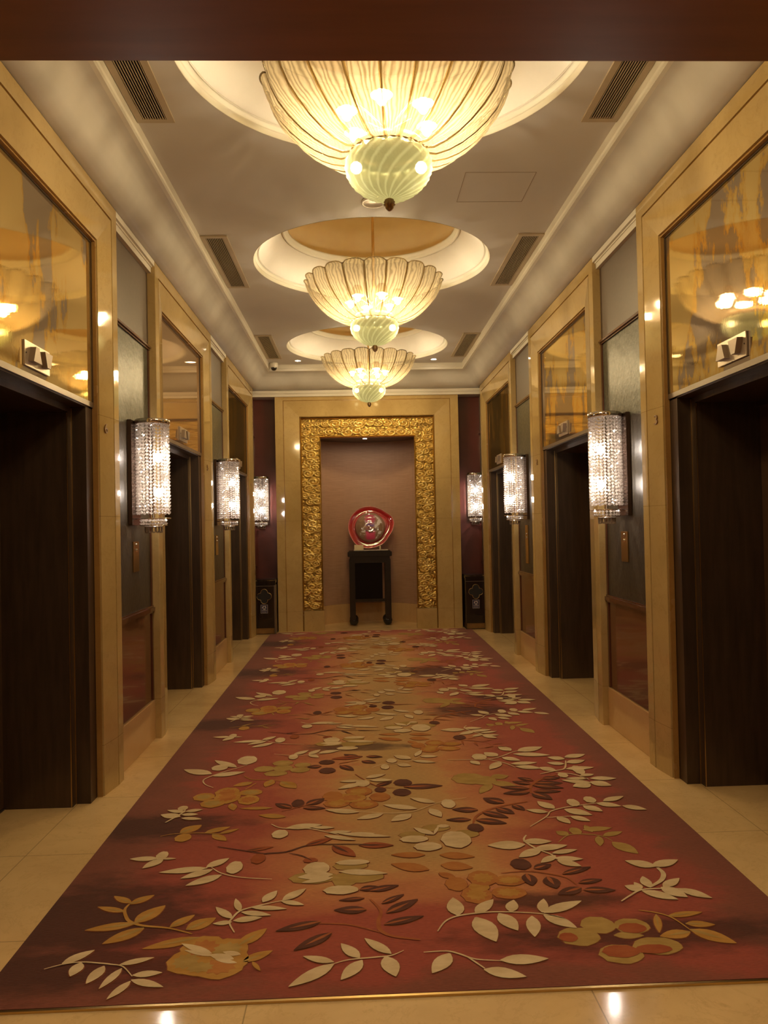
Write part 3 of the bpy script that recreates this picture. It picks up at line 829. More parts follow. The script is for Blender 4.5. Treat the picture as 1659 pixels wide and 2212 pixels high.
    [1, 6, 1, 739, 4161, 583, 4202, 62],
    [1, 6, 1, 727, 4110, 581, 4098, 73],
    [1, 6, 1, 763, 4212, 922, 4152, 72],
    [1, 6, 1, 789, 4246, 937, 4232, 73],
    [1, 6, 1, 735, 4092, 816, 3985, 82],
    [1, 6, 1, 747, 4117, 894, 4103, 60],
    [1, 6, 1, 843, 4315, 946, 4324, 64],
    [1, 5, 2, 434, 4357, 93, 94],
    [1, 5, 2, 510, 4320, 74, 74],
    [1, 5, 1, 549, 4287, 676, 4211, 88],
    [1, 5, 1, 545, 4269, 458, 4109, 63],
    [1, 5, 1, 562, 4361, 668, 4386, 89],
    [1, 3, 3, 10, 355, 4708, 517, 4696, 607, 4698, 682, 4735, 784, 4829, 830, 4848],
    [1, 3, 3, 10, 605, 4687, 686, 4613, 735, 4524],
    [1, 3, 2, 557, 4749, 45, 63],
    [1, 3, 1, 670, 4748, 602, 4836, 88],
    [1, 3, 1, 775, 4854, 713, 4958, 77],
    [1, 3, 1, 814, 4838, 988, 4916, 99],
    [1, 3, 1, 775, 4783, 994, 4738, 81],
    [1, 3, 1, 693, 4723, 791, 4646, 71],
    [1, 3, 1, 664, 4637, 579, 4498, 67],
    [1, 3, 1, 494, 4676, 536, 4596, 56],
    [1, 3, 1, 721, 4588, 883, 4604, 62],
    [1, 3, 1, 739, 4544, 885, 4488, 73],
    [1, 3, 1, 877, 4510, 955, 4431, 73],
    [1, 3, 3, 13, 849, 4392, 951, 4441, 1013, 4476, 1059, 4619],
    [1, 3, 3, 10, 944, 4412, 1040, 4363, 1095, 4272],
    [1, 3, 2, 1084, 4440, 32, 79],
    [1, 3, 2, 972, 4360, 28, 42],
    [1, 3, 1, 1061, 4652, 967, 4699, 76],
    [1, 3, 1, 1070, 4684, 1211, 4734, 76],
    [1, 3, 1, 1035, 4557, 937, 4594, 64],
    [1, 3, 1, 1054, 4576, 1174, 4618, 73],
    [1, 3, 1, 1017, 4465, 1188, 4479, 68],
    [1, 3, 1, 1066, 4341, 1150, 4358, 49],
    [1, 3, 1, 1095, 4291, 972, 4303, 46],
    [1, 3, 1, 1107, 4289, 1251, 4276, 66],
    [1, 3, 1, 1091, 4217, 940, 4277, 64],
    [1, 3, 1, 1080, 4200, 974, 4165, 89],
    [1, 3, 1, 1091, 4235, 1185, 4163, 89],
    [1, 4, 2, -1016, 4195, 57, 59],
    [1, 4, 2, -901, 4254, 66, 79],
    [1, 4, 2, -773, 4242, 63, 50],
    [1, 4, 2, -768, 4127, 56, 68],
    [1, 4, 2, -952, 4093, 63, 62],
    [1, 4, 2, -888, 4176, 70, 93],
    [1, 4, 1, -851, 4082, -824, 3981, 47],
    [1, 5, 2, -893, 4176, 38, 44],
    [1, 3, 3, 11, -1135, 3844, -1083, 3957, -1074, 4011],
    [1, 3, 2, -1092, 4034, 26, 32],
    [1, 3, 1, -1067, 3976, -1167, 4012, 42],
    [1, 3, 1, -1068, 3983, -984, 4007, 44],
    [1, 3, 1, -1080, 3943, -993, 3939, 41],
    [1, 3, 1, -1069, 3896, -963, 3873, 40],
    [1, 3, 1, -1079, 3916, -1185, 3952, 70],
    [1, 4, 3, 7, -1118, 3678, -1053, 3702, -931, 3701, -843, 3684, -826, 3694],
    [1, 4, 2, -1006, 3652, 38, 47],
    [1, 4, 1, -1032, 3712, -949, 3802, 78],
    [1, 4, 1, -914, 3702, -805, 3767, 54],
    [1, 4, 1, -843, 3684, -758, 3739, 33],
    [1, 4, 1, -875, 3681, -796, 3599, 52],
    [1, 3, 1, -1064, 3430, -1189, 3435, 50],
    [1, 3, 1, -1042, 3428, -1107, 3335, 56],
    [1, 3, 1, -1049, 3424, -984, 3423, 21],
    [1, 3, 2, -1054, 3458, 26, 44],
    [1, 3, 3, 7, -543, 3191, -670, 3217, -759, 3261, -812, 3321],
    [1, 3, 1, -829, 3318, -1026, 3291, 58],
    [1, 3, 1, -804, 3302, -922, 3226, 55],
    [1, 3, 1, -757, 3247, -887, 3160, 61],
    [1, 3, 1, -834, 3323, -751, 3409, 54],
    [1, 3, 2, -714, 3314, 34, 60],
    [1, 8, 1, -687, 3481, -570, 3514, 38],
    [1, 8, 2, -624, 3395, 30, 51],
    [1, 8, 1, -427, 3513, -303, 3592, 51],
    [1, 8, 1, -304, 3503, -202, 3380, 73],
    [1, 8, 1, -187, 3499, -29, 3485, 66],
    [1, 8, 2, -396, 3360, 30, 24],
    [1, 6, 3, 11, -825, 3536, -678, 3475, -608, 3444, -586, 3447, -507, 3456, -414, 3518, -305, 3519, -187, 3509, -34, 3483],
    [1, 6, 3, 7, -497, 3440, -437, 3409, -390, 3355],
    [1, 3, 3, 9, -610, 3779, -551, 3724, -425, 3708, -347, 3665, -280, 3624],
    [1, 3, 2, -556, 3654, 38, 50],
    [1, 3, 1, -532, 3723, -361, 3751, 69],
    [1, 3, 1, -407, 3718, -301, 3709, 37],
    [1, 3, 1, -328, 3652, -220, 3656, 36],
    [1, 3, 1, -345, 3618, -201, 3555, 42],
    [1, 3, 1, -280, 3636, -38, 3581, 46],
    [1, 3, 1, -233, 3632, -107, 3623, 30],
    [1, 7, 3, 8, -577, 3945, -470, 4012, -374, 4061],
    [1, 6, 2, -502, 4052, 32, 56],
    [1, 6, 1, -530, 3990, -620, 4061, 59],
    [1, 6, 1, -456, 4025, -366, 4112, 71],
    [1, 6, 1, -471, 3984, -355, 3967, 53],
    [1, 9, 2, -324, 4139, 53, 76],
    [1, 9, 2, -185, 4204, 70, 79],
    [1, 9, 2, -74, 4108, 53, 67],
    [1, 9, 2, -300, 4034, 67, 61],
    [1, 9, 2, -160, 4006, 73, 64],
    [1, 4, 2, -228, 4108, 80, 67],
    [1, 4, 1, -629, 3998, -799, 4007, 41],
    [1, 4, 1, -550, 3870, -689, 3908, 61],
    [1, 3, 3, 6, -354, 3946, -186, 3904, -36, 3870, 65, 3875, 140, 3922, 213, 3986, 296, 4029, 377, 4048],
    [1, 3, 1, -186, 3897, -357, 3946, 65],
    [1, 3, 1, -66, 3866, -196, 3806, 60],
    [1, 3, 1, 74, 3854, -30, 3762, 73],
    [1, 3, 1, 109, 3918, -62, 3989, 65],
    [1, 3, 1, 208, 3993, 84, 4078, 57],
    [1, 3, 2, 274, 3974, 36, 63],
    [1, 3, 1, 173, 3912, 219, 3795, 61],
    [1, 5, 2, -373, 3195, 99, 54],
    [1, 5, 2, -188, 3189, 103, 54],
    [1, 5, 2, -222, 3293, 72, 43],
    [1, 5, 2, -245, 3158, 49, 53],
    [1, 3, 2, -365, 3276, 55, 62],
    [1, 3, 2, -213, 3323, 71, 27],
    [1, 3, 1, -271, 3240, -67, 3206, 55],
    [1, 3, 1, -295, 3215, -439, 3199, 72],
    [1, 3, 1, -294, 3187, -419, 3149, 43],
    [1, 3, 2, -258, 3076, 69, 37],
    [1, 5, 2, 310, 3586, 60, 46],
    [1, 5, 2, 178, 3668, 67, 43],
    [1, 5, 2, 60, 3596, 61, 40],
    [1, 3, 2, 66, 3544, 64, 39],
    [1, 3, 2, 118, 3458, 58, 47],
    [1, 3, 2, 256, 3524, 68, 93],
    [1, 3, 2, 130, 3456, 53, 42],
    [1, 3, 2, 214, 3682, 29, 20],
    [1, 3, 1, 161, 3586, 74, 3676, 47],
    [1, 3, 1, 161, 3586, 195, 3690, 16],
    [1, 3, 3, 9, -992, 4335, -1047, 4391, -1073, 4469, -1040, 4536, -971, 4618, -907, 4678, -860, 4725],
    [1, 3, 2, -874, 4825, 60, 88],
    [1, 3, 2, -1020, 4690, 48, 55],
    [1, 3, 1, -1047, 4577, -1230, 4677, 91],
    [1, 3, 1, -1029, 4535, -853, 4598, 75],
    [1, 3, 1, -919, 4688, -1078, 4844, 67],
    [1, 5, 2, -748, 4646, 61, 54],
    [1, 5, 2, -647, 4748, 62, 53],
    [1, 5, 2, -524, 4700, 49, 43],
    [1, 5, 2, -533, 4608, 58, 50],
    [1, 5, 2, -670, 4556, 68, 49],
    [1, 5, 2, -638, 4652, 59, 59],
    [1, 4, 3, 8, -850, 4525, -797, 4458, -720, 4450, -589, 4407],
    [1, 4, 3, 8, -763, 4394, -809, 4296],
    [1, 4, 1, -785, 4411, -887, 4354, 65],
    [1, 4, 1, -678, 4439, -704, 4322, 63],
    [1, 4, 1, -624, 4403, -529, 4284, 86],
    [1, 3, 3, 7, -721, 4937, -616, 4898, -492, 4895, -404, 4924, -297, 4970],
    [1, 3, 2, -593, 4863, 29, 52],
    [1, 3, 1, -594, 4905, -505, 4998, 53],
    [1, 3, 1, -499, 4905, -433, 4833, 50],
    [1, 3, 1, -499, 4905, -430, 5004, 52],
    [1, 3, 1, -437, 4927, -308, 4981, 65],
    [1, 7, 3, 10, -302, 4704, -183, 4762],
    [1, 6, 2, -379, 4738, 47, 44],
    [1, 6, 2, -370, 4576, 48, 53],
    [1, 8, 1, -160, 4833, -354, 4798, 80],
    [1, 6, 1, -296, 4669, -215, 4560, 64],
    [1, 6, 1, -408, 4663, -493, 4654, 67],
    [1, 6, 1, -138, 4831, -36, 4811, 55],
    [1, 6, 1, -166, 4743, -80, 4690, 62],
    [1, 6, 1, -183, 4817, -278, 4892, 66],
    [1, 3, 3, 6, -109, 4599, -43, 4661, 48, 4669, 132, 4713, 194, 4797],
    [1, 3, 2, 16, 4725, 32, 44],
    [1, 3, 2, -29, 4609, 26, 47],
    [1, 3, 1, 48, 4651, 128, 4609, 63],
    [1, 3, 1, 135, 4748, 35, 4831, 75],
    [1, 3, 1, 143, 4712, 280, 4663, 52],
    [1, 3, 1, 194, 4797, 304, 4785, 55],
    [1, 3, 1, 166, 4799, 216, 4926, 39],
    [1, 8, 3, 8, -207, 4495, -124, 4333, -62, 4254, 11, 4240],
    [1, 3, 2, -164, 4330, 40, 56],
    [1, 3, 1, -174, 4375, -294, 4371, 44],
    [1, 3, 1, -164, 4337, -299, 4248, 63],
    [1, 3, 1, -143, 4418, -29, 4477, 56],
    [1, 3, 1, -123, 4378, 7, 4365, 54],
    [1, 6, 1, -90, 4278, 1, 4343, 48],
    [1, 6, 1, 61, 4250, 277, 4251, 87],
    [1, 6, 2, -68, 4220, 30, 42],
    [1, 6, 2, 60, 4323, 50, 56],
    [1, 6, 2, 46, 4167, 48, 55],
]
def carpet():
    bm = bmesh.new()
    names = ['carpet_ground', 'carpet_edge', 'carpet_outline', 'carpet_cream', 'carpet_yellow', 'carpet_mustard', 'carpet_plum', 'carpet_terracotta', 'carpet_rust', 'carpet_orange']
    H = .009
    out = [(-1.366, 2.395), (1.366, 2.395), (1.366, 10.495), (1.285, 10.495), (1.285, 10.60), (-1.275, 10.60), (-1.275, 10.495), (-1.366, 10.495)]
    top = [bm.verts.new((x, y, H)) for x, y in out]; bot = [bm.verts.new((x, y, .001)) for x, y in out]
    f = bm.faces.new(top); f.material_index = 0
    for i in range(len(out)):
        j = (i+1) % len(out); f = bm.faces.new((bot[i], bot[j], top[j], top[i])); f.material_index = 1
    zc = [0]
    order = {5: 0, 4: 1, 9: 1, 7: 1, 8: 2, 6: 2, 3: 3}
    items = []
    for row in CARPET:
        items.append((row[0], row[1], row[2], [q/1000 for q in row[3:]]))
    def clip_ok(pts): return all(2.41 < y < 10.56 and abs(x) < 1.35 for x, y in pts)
    def poly(pts, z, m_):
        if not clip_ok(pts): return
        vs = [bm.verts.new((x, y, z)) for x, y in pts]
        try: f = bm.faces.new(vs); f.material_index = m_
        except Exception: pass
    cnt = 0
    for zone, c, k, v in items:
        reps = (0, 1, 2, 3) if zone == 1 else (0,)
        shapes = []
        if k == 1:
            bx, by, tx, ty, wd = v; dx, dy = tx-bx, ty-by; L = math.hypot(dx, dy); nx, ny = -dy/L, dx/L
            def leaf(g):
                pts = []
                ts = [0, .06, .16, .3, .46, .62, .78, .9, .97, 1]; ws = [.10, .30, .66, .93, 1.0, .88, .60, .31, .11, 0]
                for t, q in zip(ts, ws): pts.append((bx+dx*t+nx*(q*wd/2+g), by+dy*t+ny*(q*wd/2+g)))
                for t, q in reversed(list(zip(ts, ws))[:-1]): pts.append((bx+dx*t-nx*(q*wd*.46+g), by+dy*t-ny*(q*wd*.46+g)))
                return pts
            shapes = [leaf]
        elif k == 2:
            cx, cy, rx, ry = v
            shapes = [lambda g, cx=cx, cy=cy, rx=rx, ry=ry: [(cx+(rx+g)*math.cos(2*PI*i/18)*(1+.05*math.sin(3*i)), cy+(ry+g)*math.sin(2*PI*i/18)*(1+.05*math.cos(4*i))) for i in range(18)]]
        elif k == 4:
            shapes = [lambda g, v=v: [(v[i], v[i+1]) for i in range(0, len(v), 2)]]
        else:
            wd = v[0]; ps = [Vector((v[i], v[i+1])) for i in range(1, len(v), 2)]
            # smooth the line
            fine = []
            for i in range(len(ps)-1):
                p0 = ps[max(i-1, 0)]; p1 = ps[i]; p2 = ps[i+1]; p3 = ps[min(i+2, len(ps)-1)]
                for t in (0, .25, .5, .75):
                    fine.append(.5*((2*p1)+(-p0+p2)*t+(2*p0-5*p1+4*p2-p3)*t*t+(-p0+3*p1-3*p2+p3)*t**3))
            fine.append(ps[-1]); nn = len(fine)
            def seg(i):
                def fn(g):
                    res = []
                    for j in (i, i+1):
                        a = fine[max(j-1, 0)]; b = fine[min(j+1, nn-1)]; d = (b-a).normalized(); q = Vector((-d.y, d.x))
                        ww = wd/2*(.35+.65*math.sin(PI*min(1, (j+2)/(nn+2))))+g
                        res.append((fine[j]+q*ww, fine[j]-q*ww))
                    return [tuple(res[0][0]), tuple(res[1][0]), tuple(res[1][1]), tuple(res[0][1])]
                return fn
            shapes = [seg(i) for i in range(nn-1)]
        cnt += 1
        for r in reps:
            dy_ = r*1.943
            for fn in shapes:
                z = H+.0016+order[c]*.0007+(cnt % 9)*.00005
                if k != 3 and not (k == 4 and c == 3):
                    poly([(x, y+dy_) for x, y in fn(.003)], H+.0006+(cnt % 9)*.00004, 2)
                poly([(x, y+dy_) for x, y in fn(0)], z, c)
                if k == 1 and c in (6, 8, 4) and v[4] > .02:      # a second tone runs up from the leaf's base
                    bx, by, tx, ty, wd = v; dx, dy = tx-bx, ty-by; L = math.hypot(dx, dy); nx, ny = -dy/L*wd, dx/L*wd
                    poly([(bx+dx*q+nx*s_, by+dy*q+ny*s_+dy_) for q, s_ in ((0, .05), (.25, .14), (.5, .10), (.72, .03), (.6, -.02), (.42, -.10), (.2, -.12), (0, -.05))], z+.0006, {6: 7, 8: 6, 4: 5}[c])
                if k == 2 and c in (9, 4) and v[2] > .055:  # ragged lighter heart of each flower petal
                    cx, cy, rx, ry = v
                    poly([(cx+rx*.66*(1+.28*(i % 2)-.14)*math.cos(2*PI*i/20), cy+dy_+ry*.60*(1+.3*(i % 2)-.15)*math.sin(2*PI*i/20)) for i in range(20)], z+.0006, {9: 4, 4: 9 if cnt % 2 else 5, 5: 4, 3: 5 if cnt % 2 else 3}[c])
    bmesh.ops.recalc_face_normals(bm, faces=[f for f in bm.faces if f.material_index == 1])
    for f in bm.faces:
        if f.material_index != 1:
            f.normal_update()
            if f.normal.z < 0: f.normal_flip()
    o = obj('carpet', bm, None, None, False, names)
    tag(o, 'long red and orange carpet with carved leaf and flower pattern down the hall', 'carpet')
    bm = B(-1.372, 1.372, 2.383, 2.394, 0, .008); obj('brass_edging', bm, 'brass_line', o)
carpet()
# ------------------------------------------------------------------ chandeliers
def petal_mesh():
    bm = bmesh.new(); uvl = bm.loops.layers.uv.new('UVMap')
    prof = [(.175, -.285), (.22, -.292), (.28, -.275), (.34, -.245), (.40, -.202), (.455, -.150), (.50, -.095), (.532, -.035), (.546, .005), (.554, .038), (.558, .052)]
    nv, nu = len(prof), 9; th = .006
    arc = 2*PI/20
    def pt(i, j, off):
        r, z = prof[i]; u = j/(nu-1)*2-1
        t = i/(nv-1)
        wid = arc*.53*(1.0 if t < .95 else .86)
        wid *= (.80+.2*min(1, t*2))
        a = u*wid
        bul = .016*(1-u*u)*(0.5+t)                       # each petal is curved across
        rr = r+bul+off*.7; zz = z-off*.7 + (-.016*u**4 if i == nv-1 else 0)
        return (rr*math.cos(a), rr*math.sin(a), zz)
    vo = [[bm.verts.new(pt(i, j, 0)) for j in range(nu)] for i in range(nv)]
    for i in range(nv-1):
        for j in range(nu-1):
            f = bm.faces.new((vo[i][j], vo[i][j+1], vo[i+1][j+1], vo[i+1][j])); f.smooth = True
            for l, (a, b) in zip(f.loops, ((i, j), (i, j+1), (i+1, j+1), (i+1, j))): l[uvl].uv = (b/(nu-1)*.25, a/(nv-1))
    # thick rolled edge
    def strip(line, r):
        nb = bmesh.new(); tube(nb, line, r, 5)
        me = bpy.data.meshes.new('t'); nb.to_mesh(me); nb.free(); bm.from_mesh(me); bpy.data.meshes.remove(me)
    edge = [vo[i][0].co.copy() for i in range(nv)] + [vo[nv-1][j].co.copy() for j in range(1, nu)] + [vo[i][nu-1].co.copy() for i in range(nv-2, -1, -1)]
    strip(edge, .0045)
    me = bpy.data.meshes.new('petal'); bm.to_mesh(me); bm.free(); me.materials.append(MATS['petal_glass'])
    return me
PETAL = petal_mesh()
def mesh_of(bm, mat, name, smooth=True):
    me = bpy.data.meshes.new(name); bm.to_mesh(me); bm.free(); me.materials.append(MATS[mat])
    if smooth:
        for p in me.polygons: p.use_smooth = True
    return me
def inst(name, me, parent, loc=(0, 0, 0), rot=(0, 0, 0)):
    o = bpy.data.objects.new(name, me); COL.objects.link(o); o.parent = parent; o.location = loc; o.rotation_euler = rot; return o
bm = bmesh.new(); bmesh.ops.create_icosphere(bm, subdivisions=2, radius=.026)
for v in bm.verts: v.co.z *= 1.5
BULB = mesh_of(bm, 'bulb_chandelier', 'bulb')
bm = bmesh.new(); bmesh.ops.create_icosphere(bm, subdivisions=2, radius=.028); BULB2 = mesh_of(bm, 'bulb_bowl', 'bulb')
bm = bmesh.new()                                            # swirled lower bowl
rows = []
bp_ = [(.150, .012), (.178, 0), (.196, -.028), (.200, -.06), (.192, -.095), (.170, -.130), (.138, -.160), (.098, -.184), (.055, -.198), (.015, -.203)]
for i, (r, z) in enumerate(bp_):
    row = []
    for j in range(144):
        a = 2*PI*j/144; sw = .0058*math.cos(20*(a+.11*i)) * min(1, r/.08)
        row.append(bm.verts.new(((r+sw)*math.cos(a), (r+sw)*math.sin(a), z)))
    rows.append(row)
for a, b in zip(rows, rows[1:]):
    for j in range(144): bm.faces.new((a[j], a[(j+1) % 144], b[(j+1) % 144], b[j]))
bm.faces.new(rows[-1])
BOWL = mesh_of(bm, 'bowl_glass', 'bowl')
bm = bmesh.new(); rr = lathe(bm, [(.012, .0), (.022, -.006), (.017, -.010), (.027, -.016), (.020, -.022), (.028, -.028), (.018, -.036), (.020, -.042), (.010, -.054), (.003, -.058)], 16); bm.faces.new(rr[0]); bm.faces.new(rr[-1])
FIN = mesh_of(bm, 'finial_brass', 'finial')
bm = bmesh.new(); cyl(bm, .012, 0, 1.02, 12); ROD = mesh_of(bm, 'brass_rod', 'rod')
bm = bmesh.new(); rr = lathe(bm, [(.015, .05), (.07, .045), (.085, .0), (.08, -.01)], 24); ROSE = mesh_of(bm, 'brass_rod', 'ceiling_rose')
bm = bmesh.new(); rr = lathe(bm, [(.02, -.20), (.155, -.235), (.172, -.255), (.176, -.285), (.150, -.292)], 32)
for i in range(20):
    a = 2*PI*(i+.5)/20; box(bm, .188*math.cos(a)-.004, .188*math.cos(a)+.004, .188*math.sin(a)-.004, .188*math.sin(a)+.004, -.292, -.276)
PLATE = mesh_of(bm, 'finial_brass', 'holder_plate', False)
bm = bmesh.new(); 
for i in range(6):
    a = 2*PI*i/6+.3; tube(bm, [(.02*math.cos(a), .02*math.sin(a), -.16), (.10*math.cos(a), .10*math.sin(a), -.10), (.18*math.cos(a), .18*math.sin(a), -.06), (.20*math.cos(a), .20*math.sin(a), -.032)], .006, 6)
ARMS = mesh_of(bm, 'brass_rod', 'lamp_arms')
bm = bmesh.new(); lathe(bm, [(.012, .075), (.030, .070), (.044, .045), (.050, .010), (.050, -.012)], 20); CUP = mesh_of(bm, 'brass_rod', 'light_shield_cup')  # added cup hidden by the petals, blocks each bulb's upward light
CHL = ['largest nearest glass petal chandelier, its top hidden by the dark header', 'middle glass petal chandelier hanging on a brass rod', 'farthest and smallest looking glass petal chandelier before the niche']
for k in range(3):
    e = empty('chandelier', (.012, RY[k], 3.445))
    tag(e, CHL[k], 'chandelier', 'glass petal chandeliers down the hall')
    e.rotation_euler.z = [0.05, -PI/2+0.0, -PI/2+PI/20][k]
    for i in range(20): inst('petal', PETAL, e, (0, 0, 0), (0, 0, 2*PI*i/20))
    inst('bowl', BOWL, e, (0, 0, -.288)); inst('finial', FIN, e, (0, 0, -.490)); inst('rod', ROD, e, (0, 0, -.20)); inst('ceiling_rose', ROSE, e, (0, 0, .80))
    inst('holder_plate', PLATE, e); inst('lamp_arms', ARMS, e)
    for i in range(6):
        a = 2*PI*i/6+.3; inst('bulb', BULB, e, (.20*math.cos(a), .20*math.sin(a), -.125)); inst('light_shield_cup', CUP, e, (.20*math.cos(a), .20*math.sin(a), -.105))
    rz = e.rotation_euler.z
    for s in (-1, 1): inst('bowl_bulb', BULB2, e, (s*.150*math.cos(-rz), s*.150*math.sin(-rz), -.345))
# ------------------------------------------------------------------ wall sconces
def bead_strand(n, z0, dz, r):
    bm = bmesh.new()
    for i in range(n):
        z = z0-i*dz
        t = bm.verts.new((0, 0, z+dz*.5)); b = bm.verts.new((0, 0, z-dz*.5))
        ring = [bm.verts.new((r*math.cos(PI/3*k+.3*i), r*math.sin(PI/3*k+.3*i), z)) for k in range(6)]
        for k in range(6):
            bm.faces.new((ring[k], ring[(k+1) % 6], t)); bm.faces.new((ring[(k+1) % 6], ring[k], b))
    return bm
STR = mesh_of(bead_strand(27, .30, .0215, .0125), 'crystal', 'crystal_strand', False)
STR2 = mesh_of(bead_strand(2, .0, .020, .011), 'crystal', 'crystal_strand', False)
bm = bmesh.new()
pts = [(0, .011*math.cos(t), -.018+.020*math.sin(t)) for t in [i*2*PI/12 for i in range(12)]]
tube(bm, pts, .0040, 6, True); DROP = mesh_of(bm, 'crystal', 'crystal_drop')
bm = bmesh.new(); rr = lathe(bm, [(.0, .308), (.106, .310), (.111, .316), (.111, .336), (.106, .342), (.0, .342)], 32); CAP = mesh_of(bm, 'chrome', 'top_band')
bm = bmesh.new()
lathe(bm, [(.104, -.290), (.108, -.290), (.108, -.297), (.104, -.297), (.104, -.290)], 32); lathe(bm, [(.082, -.334), (.086, -.334), (.086, -.340), (.082, -.340), (.082, -.334)], 32); lathe(bm, [(.0, -.342), (.055, -.342), (.06, -.348), (.0, -.348)], 24)
HOOP = mesh_of(bm, 'chrome', 'lower_hoops')
bm = bmesh.new(); bmesh.ops.create_icosphere(bm, subdivisions=2, radius=.021)
for v in bm.verts: v.co.z *= 1.4
BULB3 = mesh_of(bm, 'bulb_sconce', 'bulb')
bm = bmesh.new(); box(bm, .108, .134, -.098, .098, -.335, .335, bev=.002); BACKP = mesh_of(bm, 'bead_dark', 'back_plate', False)
bm = bmesh.new(); cyl(bm, .009, -.30, .31, 10); STEM = mesh_of(bm, 'chrome', 'lamp_stem')
def sconce(x, y, rz, label):
    """local +x points at the wall"""
    e = empty('wall_sconce', (x, y, 1.815), rz); tag(e, label, 'wall lamp', 'crystal wall sconces')
    for i in range(26):
        a = 2*PI*i/26; inst('crystal_strand', STR, e, (.098*math.cos(a), .098*math.sin(a), 0 if i % 2 else .006), (0, 0, a))
    for i in range(20):
        a = 2*PI*i/20; inst('lower_strand', STR2, e, (.078*math.cos(a), .078*math.sin(a), -.305), (0, 0, a))
    for i in range(14):
        a = 2*PI*i/14; inst('crystal_drop', DROP, e, (.052*math.cos(a), .052*math.sin(a), -.345), (0, 0, a))
    inst('top_band', CAP, e); inst('lower_hoops', HOOP, e); inst('back_plate', BACKP, e); inst('lamp_stem', STEM, e)
    for z in (.10, -.13): inst('bulb', BULB3, e, (-.034, 0, z))
    return e
XS = 1.605-.134
YS = [5.0, 7.947]
sconce(-XS, YS[0], PI, 'crystal wall sconce on the left wall, nearest the camera')
sconce(-XS, YS[1], PI, 'crystal wall sconce on the left wall, second one along')
sconce(XS, YS[0], 0, 'crystal wall sconce on the right wall, nearest the camera')
sconce(XS, YS[1], 0, 'crystal wall sconce on the right wall, second one along')
sconce(-1.497, YP-.134, PI/2, 'crystal wall sconce on the dark end panel left of the niche')
sconce(1.500, YP-.134, PI/2, 'crystal wall sconce on the dark end panel right of the niche')
# ------------------------------------------------------------------ direction signs on the glass, call button plates
def arrow_sign(sx, y, label):
    e = empty('lift_direction_sign', (sx*(XR-.001), y, 2.235), 0 if sx > 0 else PI); tag(e, label, 'sign', 'up and down signs on the lift glass')
    obj('sign_plate', B(-.010, 0, -.137, .137, -.056, .056, bev=.0015), 'silver_plate', e)
    for s, c in ((1, .060), (-1, -.064)):                  # viewer's left is +y for the right wall
        bm = bmesh.new(); zs = (-.034, .034)
        wb_, wt = (.044, .018) if s > 0 else (.018, .044)
        vs = []
        for x in (-.036, -.009):
            vs.append([bm.verts.new((x, c+q*ww, z)) for q, ww, z in ((-1, wb_, zs[0]), (1, wb_, zs[0]), (1, wt, zs[1]), (-1, wt, zs[1]))])
        bm.faces.new(vs[0]); bm.faces.new(vs[1][::-1])
        for k in range(4): bm.faces.new((vs[0][k], vs[0][(k+1) % 4], vs[1][(k+1) % 4], vs[1][k]))
        bmesh.ops.recalc_face_normals(bm, faces=bm.faces)
        obj('up_marker' if s > 0 else 'down_marker', bm, 'silver_glyph', e)
    for s in (-1, 1):
        bm = bmesh.new(); cyl(bm, .0035, -.0, .003, 8)
        o = obj('screw', bm, 'screw_dark', e); o.rotation_euler = (0, -PI/2, 0); o.location = (-.010, s*.124, 0)
LN = {-1: ['6', '5', '4'], 1: ['3', '2', '1']}
for sx in (-1, 1):
    for k, y in enumerate((PY[0], PY[1], PY[2])):
        arrow_sign(sx, y, ['small metal up and down plate on the glass over the %s lift on the left' , 'small metal up and down plate on the glass over the %s lift on the right'][sx > 0] % ['nearest', 'middle', 'farthest'][k])
def call_plate(sx, y, z0, z1, label, steel=False):
    e = empty('call_button_plate', (sx*(XR-.0005), y, (z0+z1)/2), 0 if sx > 0 else PI); tag(e, label, 'call button', 'lift call buttons between the doors')
    h = (z1-z0)/2
    obj('face_plate', B(-.006, .001, -.064, .064, -h, h, bev=.001), 'brass_plate', e)
    for dz in (.035, .0):
        bm = bmesh.new(); lathe(bm, [(.013, 0), (.012, .006), (.0, .009)], 20)
        o = obj('button', bm, 'chrome', e, True); o.rotation_euler = (0, -PI/2, 0); o.location = (-.006, 0, h*.3+dz+.01)
call_plate(-1, 5.05, 1.18, 1.376, 'brass call button plate under the nearest left sconce')
call_plate(1, 5.045, 1.175, 1.376, 'brass call button plate under the nearest right sconce')
call_plate(-1, 7.93, 1.18, 1.38, 'short brass call button plate on the second left wall panel')
call_plate(1, 7.99, 1.02, 1.42, 'tall brass call button plate on the second right wall panel')
# ------------------------------------------------------------------ ceiling vents, lamps, speaker, camera
VY = [(2.88, 4.137), (5.767, 7.015), (8.78, 10.01)]
VN = ['nearest', 'middle', 'farthest']
for sx in (-1, 1):
    for k, (y0, y1) in enumerate(VY):
        e = empty('ceiling_vent', (sx*1.199, (y0+y1)/2, ZC)); tag(e, '%s slatted air vent on the %s side of the ceiling' % (VN[k], 'left' if sx < 0 else 'right'), 'vent', 'air vents in the tray ceiling')
        hl = (y1-y0)/2
        bm = bmesh.new()
        box(bm, -.099, -.064, -hl, hl, -.010, .002); box(bm, .064, .099, -hl, hl, -.010, .002)
        box(bm, -.064, .064, -hl, -hl+.035, -.010, .002); box(bm, -.064, .064, hl-.035, hl, -.010, .002)
        obj('vent_frame', bm, 'vent_paint', e)
        obj('vent_backing', B(-.065, .065, -hl+.03, hl-.03, -.0015, -.0005), 'vent_dark', e)
        for i in range(10):
            x = -.058+i*.0129; obj('slat', B(x-.0019, x+.0019, -hl+.034, hl-.034, -.009, -.002), 'vent_paint', e)
